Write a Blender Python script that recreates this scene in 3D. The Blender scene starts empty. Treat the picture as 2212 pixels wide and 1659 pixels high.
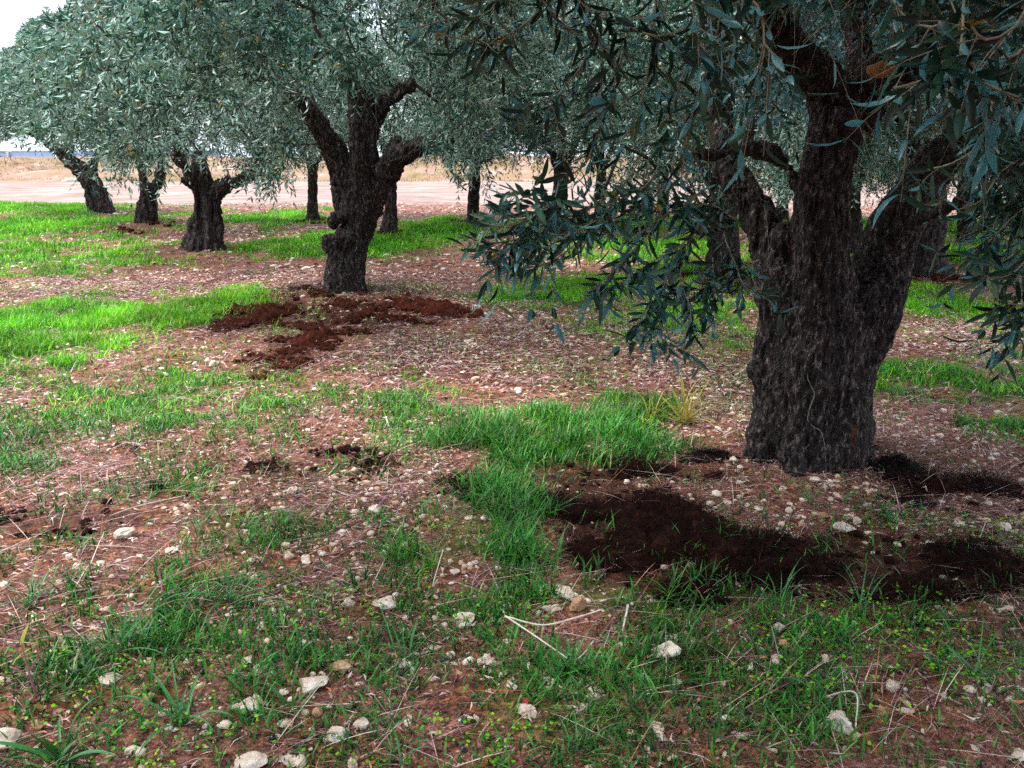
import bpy, math, time
import numpy as np
from mathutils import Vector
from mathutils.bvhtree import BVHTree

T_START = time.time()
C = bpy.context.scene.collection
RNG = np.random.default_rng(11)

# ------------------------------------------------------------------ camera maths
CAMZ = 1.5
F = 1684.0
CX, CY = 1106.0, 829.5
TH = math.atan((CY - 322.0) / F)
ct, st = math.cos(TH), math.sin(TH)


def raydir(px, py):
    x = (px - CX) / F
    y = -(py - CY) / F
    return np.array([x, ct + y * st, -st + y * ct])


def at(px, py, Y):
    d = raydir(px, py)
    t = Y / d[1]
    return np.array([0, 0, CAMZ]) + d * t


def ground(px, py):
    d = raydir(px, py)
    t = CAMZ / -d[2]
    return np.array([d[0] * t, d[1] * t])


def depth(p):
    p = np.asarray(p)
    return p[..., 1] * ct + (CAMZ - p[..., 2]) * st


def proj(p):
    d = depth(p)
    d = np.where(d < 0.05, 0.05, d)
    up = p[..., 1] * st - (CAMZ - p[..., 2]) * ct
    return CX + F * p[..., 0] / d, CY - F * up / d


# ------------------------------------------------------------------ noise
def _hash(ix, iy, iz, seed):
    n = (ix.astype(np.int64) * 374761393 + iy.astype(np.int64) * 668265263 + iz.astype(np.int64) * 2147483647 + seed * 1274126177) & 0xFFFFFFFF
    n = ((n ^ (n >> 13)) * 1274126177) & 0xFFFFFFFF
    n = ((n ^ (n >> 16)) * 2246822519) & 0xFFFFFFFF
    n = n ^ (n >> 15)
    return n.astype(np.float64) / 4294967295.0


def vnoise(x, y, z=None, seed=0):
    x = np.asarray(x, float)
    y = np.asarray(y, float)
    if z is None:
        z = np.zeros_like(x)
    ix, iy, iz = np.floor(x), np.floor(y), np.floor(z)
    fx, fy, fz = x - ix, y - iy, z - iz
    fx = fx * fx * (3 - 2 * fx)
    fy = fy * fy * (3 - 2 * fy)
    fz = fz * fz * (3 - 2 * fz)
    r = 0
    for a in (0, 1):
        for b in (0, 1):
            for c in (0, 1):
                w = (fx if a else 1 - fx) * (fy if b else 1 - fy) * (fz if c else 1 - fz)
                r = r + w * _hash(ix + a, iy + b, iz + c, seed)
    return r * 2 - 1


def fbm(x, y, z=None, seed=0, octv=4, gain=0.5):
    r, a, s = 0, 1, 1
    for o in range(octv):
        r = r + a * vnoise(x * s, y * s, None if z is None else z * s, seed + o * 17)
        a *= gain
        s *= 2.03
    return r


def sstep(a, b, x):
    t = np.clip((x - a) / (b - a), 0, 1)
    return t * t * (3 - 2 * t)


# ------------------------------------------------------------------ mesh building
def mk(name, verts, faces, mat=None, parent=None, attrs=None, smooth=False):
    """faces: list of int arrays (n,k). One mesh object."""
    me = bpy.data.meshes.new(name)
    verts = np.ascontiguousarray(verts, dtype=np.float32)
    me.vertices.add(len(verts))
    me.vertices.foreach_set('co', verts.ravel())
    faces = [np.asarray(f, dtype=np.int32) for f in faces if len(f)]
    loops = np.concatenate([f.ravel() for f in faces])
    tot = np.concatenate([np.full(len(f), f.shape[1], np.int32) for f in faces])
    start = np.concatenate([[0], np.cumsum(tot)[:-1]]).astype(np.int32)
    me.loops.add(len(loops))
    me.loops.foreach_set('vertex_index', loops)
    me.polygons.add(len(tot))
    me.polygons.foreach_set('loop_start', start)
    me.polygons.foreach_set('loop_total', tot)
    if smooth:
        me.polygons.foreach_set('use_smooth', np.ones(len(tot), bool))
    me.update(calc_edges=True)
    if attrs:
        for k, v in attrs.items():
            a = me.attributes.new(k, 'FLOAT', 'POINT')
            a.data.foreach_set('value', np.ascontiguousarray(v, dtype=np.float32))
    if mat:
        me.materials.append(mat)
    o = bpy.data.objects.new(name, me)
    C.objects.link(o)
    if parent:
        o.parent = parent
    return o


def thing(name, label, cat, loc=(0, 0, 0), group=None):
    o = bpy.data.objects.new(name, None)
    C.objects.link(o)
    o.empty_display_size = 0.2
    o['label'] = label
    o['category'] = cat
    if group:
        o['group'] = group
    o.location = loc
    return o


def tag(o, label, cat=None, group=None, kind=None):
    if label:
        o['label'] = label
    if cat:
        o['category'] = cat
    if group:
        o['group'] = group
    if kind:
        o['kind'] = kind
    return o


def local(o, loc):
    """move a mesh built in world coordinates so that its origin is at loc (parent sits there)"""
    me = o.data
    n = len(me.vertices)
    co = np.empty(n * 3, np.float32)
    me.vertices.foreach_get('co', co)
    co = co.reshape(-1, 3) - np.asarray(loc, np.float32)
    me.vertices.foreach_set('co', co.ravel())
    me.update()


def norm(v):
    return v / np.maximum(np.linalg.norm(v, axis=-1, keepdims=True), 1e-9)


def tube(pts, rad, sides=8, flute=0.0, seed=0, cap=True, twist=0.0, nlobe=5):
    """closed tapered tube; returns verts, faces"""
    pts = np.asarray(pts, float)
    rad = np.asarray(rad, float)
    n = len(pts)
    tan = np.gradient(pts, axis=0)
    tan = norm(tan)
    ref = np.array([0.0, 1.0, 0.0]) if abs(tan[0][1]) < 0.8 else np.array([1.0, 0, 0])
    V = []
    u = norm(np.cross(tan[0], ref))
    a = np.arange(sides) / sides * 2 * math.pi
    for i in range(n):
        u = norm(u - tan[i] * np.dot(u, tan[i]))
        v = np.cross(tan[i], u)
        rr = rad[i] * np.ones(sides)
        if flute:
            ph = twist * i
            m = fbm(np.cos(a + ph) * nlobe * 0.35, np.sin(a + ph) * nlobe * 0.35, np.full(sides, i * 0.18), seed=seed, octv=3)
            lob = np.abs(np.sin((a + ph) * nlobe / 2 + seed))
            rr = rr * (1 + flute * m + flute * 0.55 * (lob - 0.6))
        V.append(pts[i] + rr[:, None] * (np.cos(a)[:, None] * u + np.sin(a)[:, None] * v))
    V = np.concatenate(V)
    i = np.arange(n - 1)[:, None] * sides
    j = np.arange(sides)[None, :]
    j2 = (j + 1) % sides
    q = np.stack([i + j, i + j2, i + sides + j2, i + sides + j], -1).reshape(-1, 4)
    faces = [q]
    if cap:
        c0, c1 = len(V), len(V) + 1
        V = np.concatenate([V, pts[:1], pts[-1:]])
        jj = np.arange(sides)
        faces.append(np.stack([np.full(sides, c0), (jj + 1) % sides, jj], -1))
        b = (n - 1) * sides
        faces.append(np.stack([np.full(sides, c1), b + jj, b + (jj + 1) % sides], -1))
    return V, faces


def merge(parts):
    V, F3, F4, off = [], [], [], 0
    for v, fs in parts:
        V.append(v)
        for f in fs:
            f = np.asarray(f)
            if len(f) == 0:
                continue
            (F3 if f.shape[1] == 3 else F4).append(f + off)
        off += len(v)
    out = []
    if F3:
        out.append(np.concatenate(F3))
    if F4:
        out.append(np.concatenate(F4))
    return np.concatenate(V), out


def resample(P, R, step):
    """Catmull-Rom through control points"""
    P = np.asarray(P, float)
    R = np.asarray(R, float)
    X = np.concatenate([P, R[:, None]], 1)
    X = np.concatenate([2 * X[:1] - X[1:2], X, 2 * X[-1:] - X[-2:-1]])
    out = []
    for i in range(1, len(X) - 2):
        L = np.linalg.norm(X[i + 1, :3] - X[i, :3])
        k = max(2, int(L / step))
        t = np.linspace(0, 1, k, endpoint=False)[:, None]
        a, b, c, d = X[i - 1], X[i], X[i + 1], X[i + 2]
        out.append(0.5 * ((2 * b) + (-a + c) * t + (2 * a - 5 * b + 4 * c - d) * t ** 2 + (-a + 3 * b - 3 * c + d) * t ** 3))
    out.append(X[-2:-1])
    out = np.concatenate(out)
    return out[:, :3], np.maximum(out[:, 3], 0.002)


_t = (1 + 5 ** 0.5) / 2
ICO_V = norm(np.array([(-1, _t, 0), (1, _t, 0), (-1, -_t, 0), (1, -_t, 0), (0, -1, _t), (0, 1, _t), (0, -1, -_t), (0, 1, -_t), (_t, 0, -1), (_t, 0, 1), (-_t, 0, -1), (-_t, 0, 1)], float))
ICO_F = np.array([(0, 11, 5), (0, 5, 1), (0, 1, 7), (0, 7, 10), (0, 10, 11), (1, 5, 9), (5, 11, 4), (11, 10, 2), (10, 7, 6), (7, 1, 8), (3, 9, 4), (3, 4, 2), (3, 2, 6), (3, 6, 8), (3, 8, 9), (4, 9, 5), (2, 4, 11), (6, 2, 10), (8, 6, 7), (9, 8, 1)])


def ico(sub):
    V, Fc = list(map(tuple, ICO_V)), [tuple(f) for f in ICO_F]
    for _ in range(sub):
        cache, nf = {}, []

        def mid(a, b):
            k = (min(a, b), max(a, b))
            if k not in cache:
                m = np.array(V[a]) + np.array(V[b])
                m /= np.linalg.norm(m)
                cache[k] = len(V)
                V.append(tuple(m))
            return cache[k]
        for a, b, c in Fc:
            ab, bc, ca = mid(a, b), mid(b, c), mid(c, a)
            nf += [(a, ab, ca), (b, bc, ab), (c, ca, bc), (ab, bc, ca)]
        Fc = nf
    return np.array(V), np.array(Fc)


ICO = [ico(i) for i in range(5)]

# ------------------------------------------------------------------ materials
def newmat(name):
    m = bpy.data.materials.new(name)
    m.use_nodes = True
    nt = m.node_tree
    nt.nodes.clear()
    out = nt.nodes.new('ShaderNodeOutputMaterial')
    return m, nt, out


def N(nt, typ, **kw):
    n = nt.nodes.new(typ)
    for k, v in kw.items():
        if hasattr(n, k):
            setattr(n, k, v)
        else:
            n.inputs[k.replace('_', ' ')].default_value = v
    return n


def ramp(nt, stops, interp='LINEAR'):
    r = nt.nodes.new('ShaderNodeValToRGB')
    cr = r.color_ramp
    cr.interpolation = interp
    while len(cr.elements) > 1:
        cr.elements.remove(cr.elements[-1])
    cr.elements[0].position = stops[0][0]
    cr.elements[0].color = (*stops[0][1], 1)
    for p, c in stops[1:]:
        e = cr.elements.new(p)
        e.color = (*c, 1)
    return r


def mixc(nt, fac, a, b, typ='MIX'):
    m = nt.nodes.new('ShaderNodeMix')
    m.data_type = 'RGBA'
    m.blend_type = typ
    for sock, val in ((0, fac), (6, a), (7, b)):
        if isinstance(val, (int, float)):
            m.inputs[sock].default_value = val
        elif isinstance(val, tuple):
            m.inputs[sock].default_value = (*val, 1)
        else:
            nt.links.new(val, m.inputs[sock])
    return m.outputs[2]


def attr(nt, name):
    a = nt.nodes.new('ShaderNodeAttribute')
    a.attribute_name = name
    return a.outputs['Fac']


def noise(nt, vec, scale, detail=4, rough=0.6):
    n = nt.nodes.new('ShaderNodeTexNoise')
    n.inputs['Scale'].default_value = scale
    n.inputs['Detail'].default_value = detail
    n.inputs['Roughness'].default_value = rough
    if vec is not None:
        nt.links.new(vec, n.inputs['Vector'])
    return n.outputs['Fac']


def rr(nt, val, a, b, c=0.0, d=1.0):
    m = nt.nodes.new('ShaderNodeMapRange')
    nt.links.new(val, m.inputs[0])
    for i, v in enumerate((a, b, c, d)):
        m.inputs[i + 1].default_value = v
    return m.outputs[0]


def leaf_mat(name, stops, back, rough=0.38, trans=0.22, spec=0.6, tcol=None):
    m, nt, out = newmat(name)
    L = nt.links
    r = ramp(nt, stops)
    L.new(attr(nt, 'rnd'), r.inputs[0])
    geo = nt.nodes.new('ShaderNodeNewGeometry')
    hue = nt.nodes.new('ShaderNodeHueSaturation')
    tc = nt.nodes.new('ShaderNodeTexCoord')
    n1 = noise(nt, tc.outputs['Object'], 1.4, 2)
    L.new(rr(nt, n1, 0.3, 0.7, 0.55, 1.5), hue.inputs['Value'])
    L.new(rr(nt, noise(nt, tc.outputs['Object'], 37, 1), 0.3, 0.7, 0.455, 0.515), hue.inputs['Hue'])
    L.new(r.outputs[0], hue.inputs['Color'])
    b = mixc(nt, 0.72, hue.outputs[0], back) if back else hue.outputs[0]
    col = mixc(nt, geo.outputs['Backfacing'], hue.outputs[0], b)
    p = N(nt, 'ShaderNodeBsdfPrincipled')
    L.new(col, p.inputs['Base Color'])
    p.inputs['Roughness'].default_value = rough
    p.inputs['Specular IOR Level'].default_value = spec
    t = nt.nodes.new('ShaderNodeBsdfTranslucent')
    tt = mixc(nt, 1.0, col, tcol or (1.0, 1.0, 0.6), 'MULTIPLY')
    L.new(tt, t.inputs['Color'])
    mx = nt.nodes.new('ShaderNodeMixShader')
    mx.inputs[0].default_value = trans
    L.new(p.outputs[0], mx.inputs[1])
    L.new(t.outputs[0], mx.inputs[2])
    L.new(mx.outputs[0], out.inputs[0])
    return m


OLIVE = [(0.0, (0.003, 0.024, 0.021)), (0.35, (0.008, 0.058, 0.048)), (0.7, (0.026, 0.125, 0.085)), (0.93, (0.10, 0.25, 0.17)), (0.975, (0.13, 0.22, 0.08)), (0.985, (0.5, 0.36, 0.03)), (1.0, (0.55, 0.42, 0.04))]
M_LEAF_NEAR = leaf_mat('olive_leaf_near', [(p, tuple(x * 0.7 for x in c)) for p, c in OLIVE], (0.085, 0.27, 0.31), rough=0.33, trans=0.1, spec=0.42)  # front crown's shade and blue sky reflection put into a darker, tealer leaf colour
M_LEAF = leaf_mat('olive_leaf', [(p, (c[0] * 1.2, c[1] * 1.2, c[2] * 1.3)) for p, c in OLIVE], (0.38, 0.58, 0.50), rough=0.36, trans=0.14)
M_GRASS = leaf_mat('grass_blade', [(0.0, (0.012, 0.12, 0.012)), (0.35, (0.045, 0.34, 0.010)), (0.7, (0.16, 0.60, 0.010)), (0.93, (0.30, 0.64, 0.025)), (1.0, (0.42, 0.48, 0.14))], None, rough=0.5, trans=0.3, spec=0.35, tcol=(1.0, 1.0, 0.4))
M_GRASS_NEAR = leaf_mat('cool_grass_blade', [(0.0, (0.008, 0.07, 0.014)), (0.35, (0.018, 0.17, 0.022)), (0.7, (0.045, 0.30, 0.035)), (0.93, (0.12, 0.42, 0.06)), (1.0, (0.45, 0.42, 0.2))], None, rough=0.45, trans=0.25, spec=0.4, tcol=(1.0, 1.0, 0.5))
M_TUFT = leaf_mat('broad_grass_blade', [(0.0, (0.012, 0.09, 0.02)), (0.5, (0.03, 0.2, 0.035)), (1.0, (0.09, 0.34, 0.06))], (0.07, 0.28, 0.09), rough=0.4, trans=0.25, spec=0.5)
M_YTUFT = leaf_mat('yellowing_grass_blade', [(0.0, (0.2, 0.35, 0.03)), (0.5, (0.42, 0.42, 0.06)), (1.0, (0.6, 0.5, 0.2))], None, rough=0.6, trans=0.25, spec=0.3)


def litter_mat():
    m, nt, out = newmat('dry_litter')
    r = ramp(nt, [(0.0, (0.010, 0.005, 0.004)), (0.25, (0.04, 0.015, 0.011)), (0.4, (0.17, 0.05, 0.035)), (0.52, (0.28, 0.11, 0.10)), (0.63, (0.38, 0.21, 0.27)), (0.76, (0.58, 0.38, 0.34)), (0.88, (0.75, 0.64, 0.56)), (0.97, (0.5, 0.12, 0.03)), (1.0, (0.72, 0.68, 0.62))])
    nt.links.new(attr(nt, 'rnd'), r.inputs[0])
    p = N(nt, 'ShaderNodeBsdfPrincipled')
    p.inputs['Roughness'].default_value = 0.6
    p.inputs['Specular IOR Level'].default_value = 0.4
    nt.links.new(r.outputs[0], p.inputs['Base Color'])
    nt.links.new(p.outputs[0], out.inputs[0])
    return m


M_LITTER = litter_mat()


def simple_noise_mat(name, c1, c2, c3=None, scale=12, rough=0.85, bump=0.4, bscale=60, bdist=0.01, spec=0.3, rnd=None, stretch=None):
    m, nt, out = newmat(name)
    L = nt.links
    tc = nt.nodes.new('ShaderNodeTexCoord')
    vec = tc.outputs['Object']
    if stretch:
        mp = nt.nodes.new('ShaderNodeMapping')
        mp.inputs['Scale'].default_value = stretch
        L.new(vec, mp.inputs[0])
        vec = mp.outputs[0]
    n1 = noise(nt, vec, scale, 6, 0.65)
    st_ = [(0.3, c1), (0.55, c2)]
    if c3:
        st_.append((0.72, c3))
    r = ramp(nt, st_)
    L.new(n1, r.inputs[0])
    col = r.outputs[0]
    if rnd:
        rc = ramp(nt, rnd)
        L.new(attr(nt, 'rnd'), rc.inputs[0])
        col = mixc(nt, 1.0, col, rc.outputs[0], 'MULTIPLY')
    p = N(nt, 'ShaderNodeBsdfPrincipled')
    p.inputs['Roughness'].default_value = rough
    p.inputs['Specular IOR Level'].default_value = spec
    L.new(col, p.inputs['Base Color'])
    b = nt.nodes.new('ShaderNodeBump')
    b.inputs['Strength'].default_value = bump
    b.inputs['Distance'].default_value = bdist
    L.new(noise(nt, vec, bscale, 5, 0.7), b.inputs['Height'])
    L.new(b.outputs[0], p.inputs['Normal'])
    L.new(p.outputs[0], out.inputs[0])
    return m


M_STONE = simple_noise_mat('pale_limestone', (0.42, 0.27, 0.17), (0.72, 0.63, 0.53), (0.88, 0.84, 0.77), scale=16, bump=0.35, bscale=70, bdist=0.002)
M_PEB = simple_noise_mat('pebbles', (0.6, 0.5, 0.42), (0.85, 0.8, 0.75), None, scale=8, bump=0.3, bscale=120, bdist=0.003, rnd=[(0.0, (0.3, 0.13, 0.07)), (0.25, (0.6, 0.38, 0.26)), (0.5, (0.85, 0.7, 0.58)), (1.0, (1.0, 0.96, 0.9))])
M_TAN = simple_noise_mat('tan_stone', (0.3, 0.15, 0.07), (0.5, 0.32, 0.18), (0.66, 0.5, 0.36), scale=22, bump=0.5, bscale=80, bdist=0.004)
M_MAN = simple_noise_mat('manure', (0.005, 0.002, 0.002), (0.02, 0.006, 0.004), (0.075, 0.02, 0.009), scale=30, bump=0.8, bscale=140, bdist=0.01, spec=0.1)
M_MAN_RED = simple_noise_mat('red_manure', (0.014, 0.004, 0.002), (0.06, 0.013, 0.006), (0.17, 0.045, 0.018), scale=30, bump=0.8, bscale=140, bdist=0.01, spec=0.1)
M_BLACK = simple_noise_mat('black_manure', (0.004, 0.003, 0.004), (0.012, 0.009, 0.009), (0.03, 0.02, 0.017), scale=26, bump=0.8, bscale=160, bdist=0.01, spec=0.1)
M_DRYTWIG = simple_noise_mat('bleached_twig', (0.5, 0.42, 0.36), (0.7, 0.62, 0.55), (0.8, 0.74, 0.68), scale=40, bump=0.3, bscale=200, bdist=0.002)
M_TWIG = simple_noise_mat('twig', (0.16, 0.14, 0.10), (0.26, 0.23, 0.17), (0.38, 0.34, 0.26), scale=25, bump=0.3, bscale=150, bdist=0.002)
M_PURPLE = simple_noise_mat('purple_stem', (0.25, 0.07, 0.10), (0.42, 0.16, 0.20), (0.55, 0.3, 0.32), scale=25, bump=0.2)
M_WOOD = simple_noise_mat('cut_wood', (0.2, 0.1, 0.04), (0.36, 0.19, 0.07), (0.45, 0.27, 0.12), scale=40, bump=0.4, bscale=90, bdist=0.004)
M_BLUE = simple_noise_mat('blue_paint', (0.16, 0.22, 0.36), (0.2, 0.27, 0.42), None, scale=2, bump=0.1)
M_GREY = simple_noise_mat('grey_metal', (0.2, 0.2, 0.22), (0.3, 0.3, 0.32), None, scale=5, bump=0.1)
M_WHITE = simple_noise_mat('white_plastic', (0.75, 0.75, 0.75), (0.82, 0.82, 0.82), None, scale=5, bump=0.1)
M_OLIVEFRUIT = simple_noise_mat('black_olive', (0.008, 0.008, 0.02), (0.02, 0.015, 0.035), None, scale=20, rough=0.25, bump=0.05, spec=0.6)


def bark_mat(name, dark, mid, light, k=1.0):
    m, nt, out = newmat(name)
    L = nt.links
    tc = nt.nodes.new('ShaderNodeTexCoord')
    mp = nt.nodes.new('ShaderNodeMapping')
    mp.inputs['Scale'].default_value = (1, 1, 0.4)
    L.new(tc.outputs['Object'], mp.inputs[0])
    v = mp.outputs[0]
    n1 = noise(nt, v, 55 * k, 6, 0.7)
    n2 = noise(nt, v, 9 * k, 4, 0.6)
    vo = nt.nodes.new('ShaderNodeTexVoronoi')
    vo.feature = 'DISTANCE_TO_EDGE'
    vo.inputs['Scale'].default_value = 48 * k
    warp = mixc(nt, 0.06, v, None or (0.0, 0.0, 0.0))
    nn = nt.nodes.new('ShaderNodeTexNoise')
    nn.inputs['Scale'].default_value = 14 * k
    L.new(v, nn.inputs['Vector'])
    wv = mixc(nt, 0.07, v, nn.outputs['Color'])
    L.new(wv, vo.inputs['Vector'])
    crack = rr(nt, vo.outputs[0], 0.0, 0.12, 0.0, 1.0)
    r = ramp(nt, [(0.38, dark), (0.53, mid), (0.68, light)])
    L.new(n1, r.inputs[0])
    # broad tone patches from random noise
    big = ramp(nt, [(0.35, (0.55, 0.5, 0.5)), (0.62, (1.15, 1.1, 1.1))])
    L.new(n2, big.inputs[0])
    col = mixc(nt, 1.0, r.outputs[0], big.outputs[0], 'MULTIPLY')
    # rust-coloured streaks where the outer bark has flaked off
    mp2 = nt.nodes.new('ShaderNodeMapping')
    mp2.inputs['Scale'].default_value = (1, 1, 0.12)
    L.new(tc.outputs['Object'], mp2.inputs[0])
    n3 = noise(nt, mp2.outputs[0], 11, 3, 0.6)
    col = mixc(nt, rr(nt, n3, 0.68, 0.76, 0, 0.75), col, (0.16, 0.045, 0.014))
    # pale lichen spots
    n4 = noise(nt, tc.outputs['Object'], 38, 3, 0.6)
    col = mixc(nt, rr(nt, n4, 0.66, 0.72, 0, 0.45), col, (0.22, 0.21, 0.2))
    p = N(nt, 'ShaderNodeBsdfPrincipled')
    p.inputs['Roughness'].default_value = 0.8
    p.inputs['Specular IOR Level'].default_value = 0.35
    L.new(col, p.inputs['Base Color'])
    h = nt.nodes.new('ShaderNodeMath')
    h.operation = 'ADD'
    L.new(n1, h.inputs[0])
    L.new(crack, h.inputs[1])
    b = nt.nodes.new('ShaderNodeBump')
    b.inputs['Strength'].default_value = 0.9
    b.inputs['Distance'].default_value = 0.008 / k
    L.new(h.outputs[0], b.inputs['Height'])
    L.new(b.outputs[0], p.inputs['Normal'])
    L.new(p.outputs[0], out.inputs[0])
    return m


M_BARK = bark_mat('olive_bark', (0.004, 0.003, 0.003), (0.026, 0.018, 0.016), (0.24, 0.2, 0.19))
M_BARK_FAR = bark_mat('olive_bark_far', (0.008, 0.006, 0.005), (0.038, 0.028, 0.026), (0.19, 0.16, 0.155), 0.6)
M_BRANCH = bark_mat('olive_branch_bark', (0.02, 0.016, 0.015), (0.06, 0.05, 0.046), (0.16, 0.14, 0.13), 1.5)

# ------------------------------------------------------------------ ground description
def ell(x0, y0, x1, y1, s=1.0):
    """box in photo pixels on the ground -> world ellipse (cx, cy, rx, ry, strength)"""
    ym = (y0 + y1) / 2
    n = ground((x0 + x1) / 2, y0)
    f = ground((x0 + x1) / 2, y1)
    l, r = ground(x0, ym), ground(x1, ym)
    return ((l[0] + r[0]) / 2, (n[1] + f[1]) / 2, abs(r[0] - l[0]) / 2, abs(n[1] - f[1]) / 2, s)


GRASS = [ell(*a) for a in [
    (-500, 436, 250, 476, 1.1), (-500, 470, 290, 530, 1.1), (-400, 520, 400, 604, 0.85),
    (-420, 650, 420, 810, 1.35), (200, 628, 560, 735, 1.35), (-250, 770, 520, 900, 0.42),
    (330, 450, 470, 475, 0.6), (470, 450, 720, 492, 1.1), (500, 495, 1010, 562, 1.1), (790, 474, 1110, 530, 1.1), (1050, 470, 1750, 505, 0.95),
    (1120, 505, 1700, 575, 0.9), (990, 592, 1470, 660, 1.0), (1230, 630, 1650, 740, 0.75), (1380, 560, 1700, 640, 1.0),
    (1700, 470, 2500, 520, 0.9), (1830, 520, 2600, 600, 1.0), (1870, 612, 2120, 690, 1.2), (1890, 760, 2450, 960, 0.85), (2080, 640, 2600, 760, 0.5),
    (930, 870, 1430, 1030, 1.15), (860, 980, 1260, 1230, 0.85), (1000, 1230, 1760, 1340, 0.8), (1330, 1240, 2100, 1360, 0.6),
    (250, 1060, 1050, 1330, 0.48), (-200, 1000, 420, 1250, 0.38), (900, 1290, 1560, 1750, 0.72), (-200, 1180, 640, 1750, 0.5), (300, 1300, 1000, 1750, 0.42),
    (-500, 780, 1050, 1150, 0.48), (-400, 1080, 2700, 1800, 0.55), (-300, 1200, 700, 1800, 0.6), (600, 1150, 1300, 1350, 0.55),
    (1500, 1330, 2000, 1750, 0.6), (1700, 1350, 2500, 1750, 0.33), (540, 880, 1000, 1060, 0.42), (0, 850, 600, 1000, 0.22), (600, 800, 900, 900, 0.15),
    (1500, 690, 1660, 760, 0.35), (560, 680, 690, 722, 0.6)]]
MANURE = [ell(*a) for a in [
    (470, 632, 700, 722, 1.0), (600, 655, 1000, 722, 0.95), (520, 715, 720, 815, 0.7),
    (1150, 980, 1450, 1120, 1.3), (1180, 1050, 1540, 1210, 1.3), (1250, 1130, 1740, 1300, 1.3), (1520, 1160, 2220, 1310, 1.25), (1350, 985, 1640, 1040, 0.7),
    (1920, 1020, 2230, 1120, 0.8), (-60, 1085, 370, 1150, 0.75), (560, 965, 860, 1035, 0.6), (940, 1010, 1100, 1070, 0.5), (1480, 590, 1640, 640, 0.8), (1930, 588, 2130, 625, 0.9), (640, 466, 730, 480, 0.7),
    (980, 478, 1080, 492, 0.7), (1160, 500, 1260, 520, 0.7), (800, 500, 900, 518, 0.7), (270, 488, 370, 505, 0.5)]]
LIT = [ell(*a) for a in [(480, 560, 1000, 650, 0.8), (650, 680, 1600, 900, 1.0), (300, 470, 480, 600, 0.7), (-300, 600, 700, 680, 0.55), (1850, 660, 2500, 780, 0.8), (1850, 950, 2500, 1120, 0.7),
                         (1600, 1040, 2100, 1240, 0.15), (1000, 650, 1700, 800, 0.7), (0, 880, 700, 1100, 0.6), (750, 1050, 950, 1200, 0.5), (940, 1180, 1080, 1290, 0.2)]]
MOUNDS = [(*at(1745, 1020, 3.7)[:2], 0.8, 0.03), (*at(746, 640, 8.25)[:2], 1.3, 0.06), (*at(440, 548, 12)[:2], 1.3, 0.05), (*at(313, 495, 15.9)[:2], 1.3, 0.05), (*at(1565, 612, 9.3)[:2], 1.2, 0.05), (*at(2005, 607, 9.4)[:2], 1.2, 0.05)]


BARE = [ell(945, 1195, 1075, 1285, 1.3), ell(600, 1450, 780, 1550, 1.0), ell(290, 1440, 520, 1590, 0.8), ell(420, 1300, 560, 1340, 0.5)]
MOUNDS.append((*ground(1010, 1240), 0.13, 0.035))


def mask(L_, x, y, edge=0.75):
    m = np.zeros_like(x)
    wx = fbm(x * 1.5, y * 1.5, seed=5, octv=5, gain=0.62) * 0.38
    for cx, cy, rx, ry, s in L_:
        d = np.sqrt(((x - cx) / rx) ** 2 + ((y - cy) / ry) ** 2) + wx
        m = np.maximum(m, s * (1 - sstep(1 - edge, 1 + edge * 0.6, d)))
    return m


def gmask(x, y):
    far = 1 - sstep(21.5, 22.6, y + 0.5 * fbm(x * 0.4, y * 0.1, seed=3, octv=2))
    return mask(GRASS, x, y) * far


def hgt(x, y):
    x = np.asarray(x, float)
    y = np.asarray(y, float)
    h = 0.022 * fbm(x * 0.7, y * 0.7, seed=21, octv=3) - 0.012 + 0.008 * fbm(x * 5, y * 5, seed=22, octv=3)
    h = h + 0.09 * sstep(9, 20, y) * vnoise(x * 0.25, y * 0.5, seed=23)
    for mx, my, r, a in MOUNDS:
        d = np.sqrt((x - mx) ** 2 + (y - my) ** 2) / r
        h = h + a * np.exp(-d * d * 1.6)
    # bank beyond the bare field, then the land drops away
    wob = 1.2 * vnoise(x * 0.09, y * 0 + 2, seed=31)
    bank = sstep(38.5 + wob, 45.5 + wob, y) * (1.03 + 0.1 * vnoise(x * 0.2, y * 0.3, seed=33)) + 0.12 * sstep(38, 40, y) * fbm(x * 0.6, y * 0.6, seed=34, octv=3)
    back = sstep(47, 60, y)
    h = h * (1 - sstep(30, 38, y)) + bank * (1 - back) - 6.0 * sstep(64, 160, y) + back * 0.85
    return h


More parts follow.
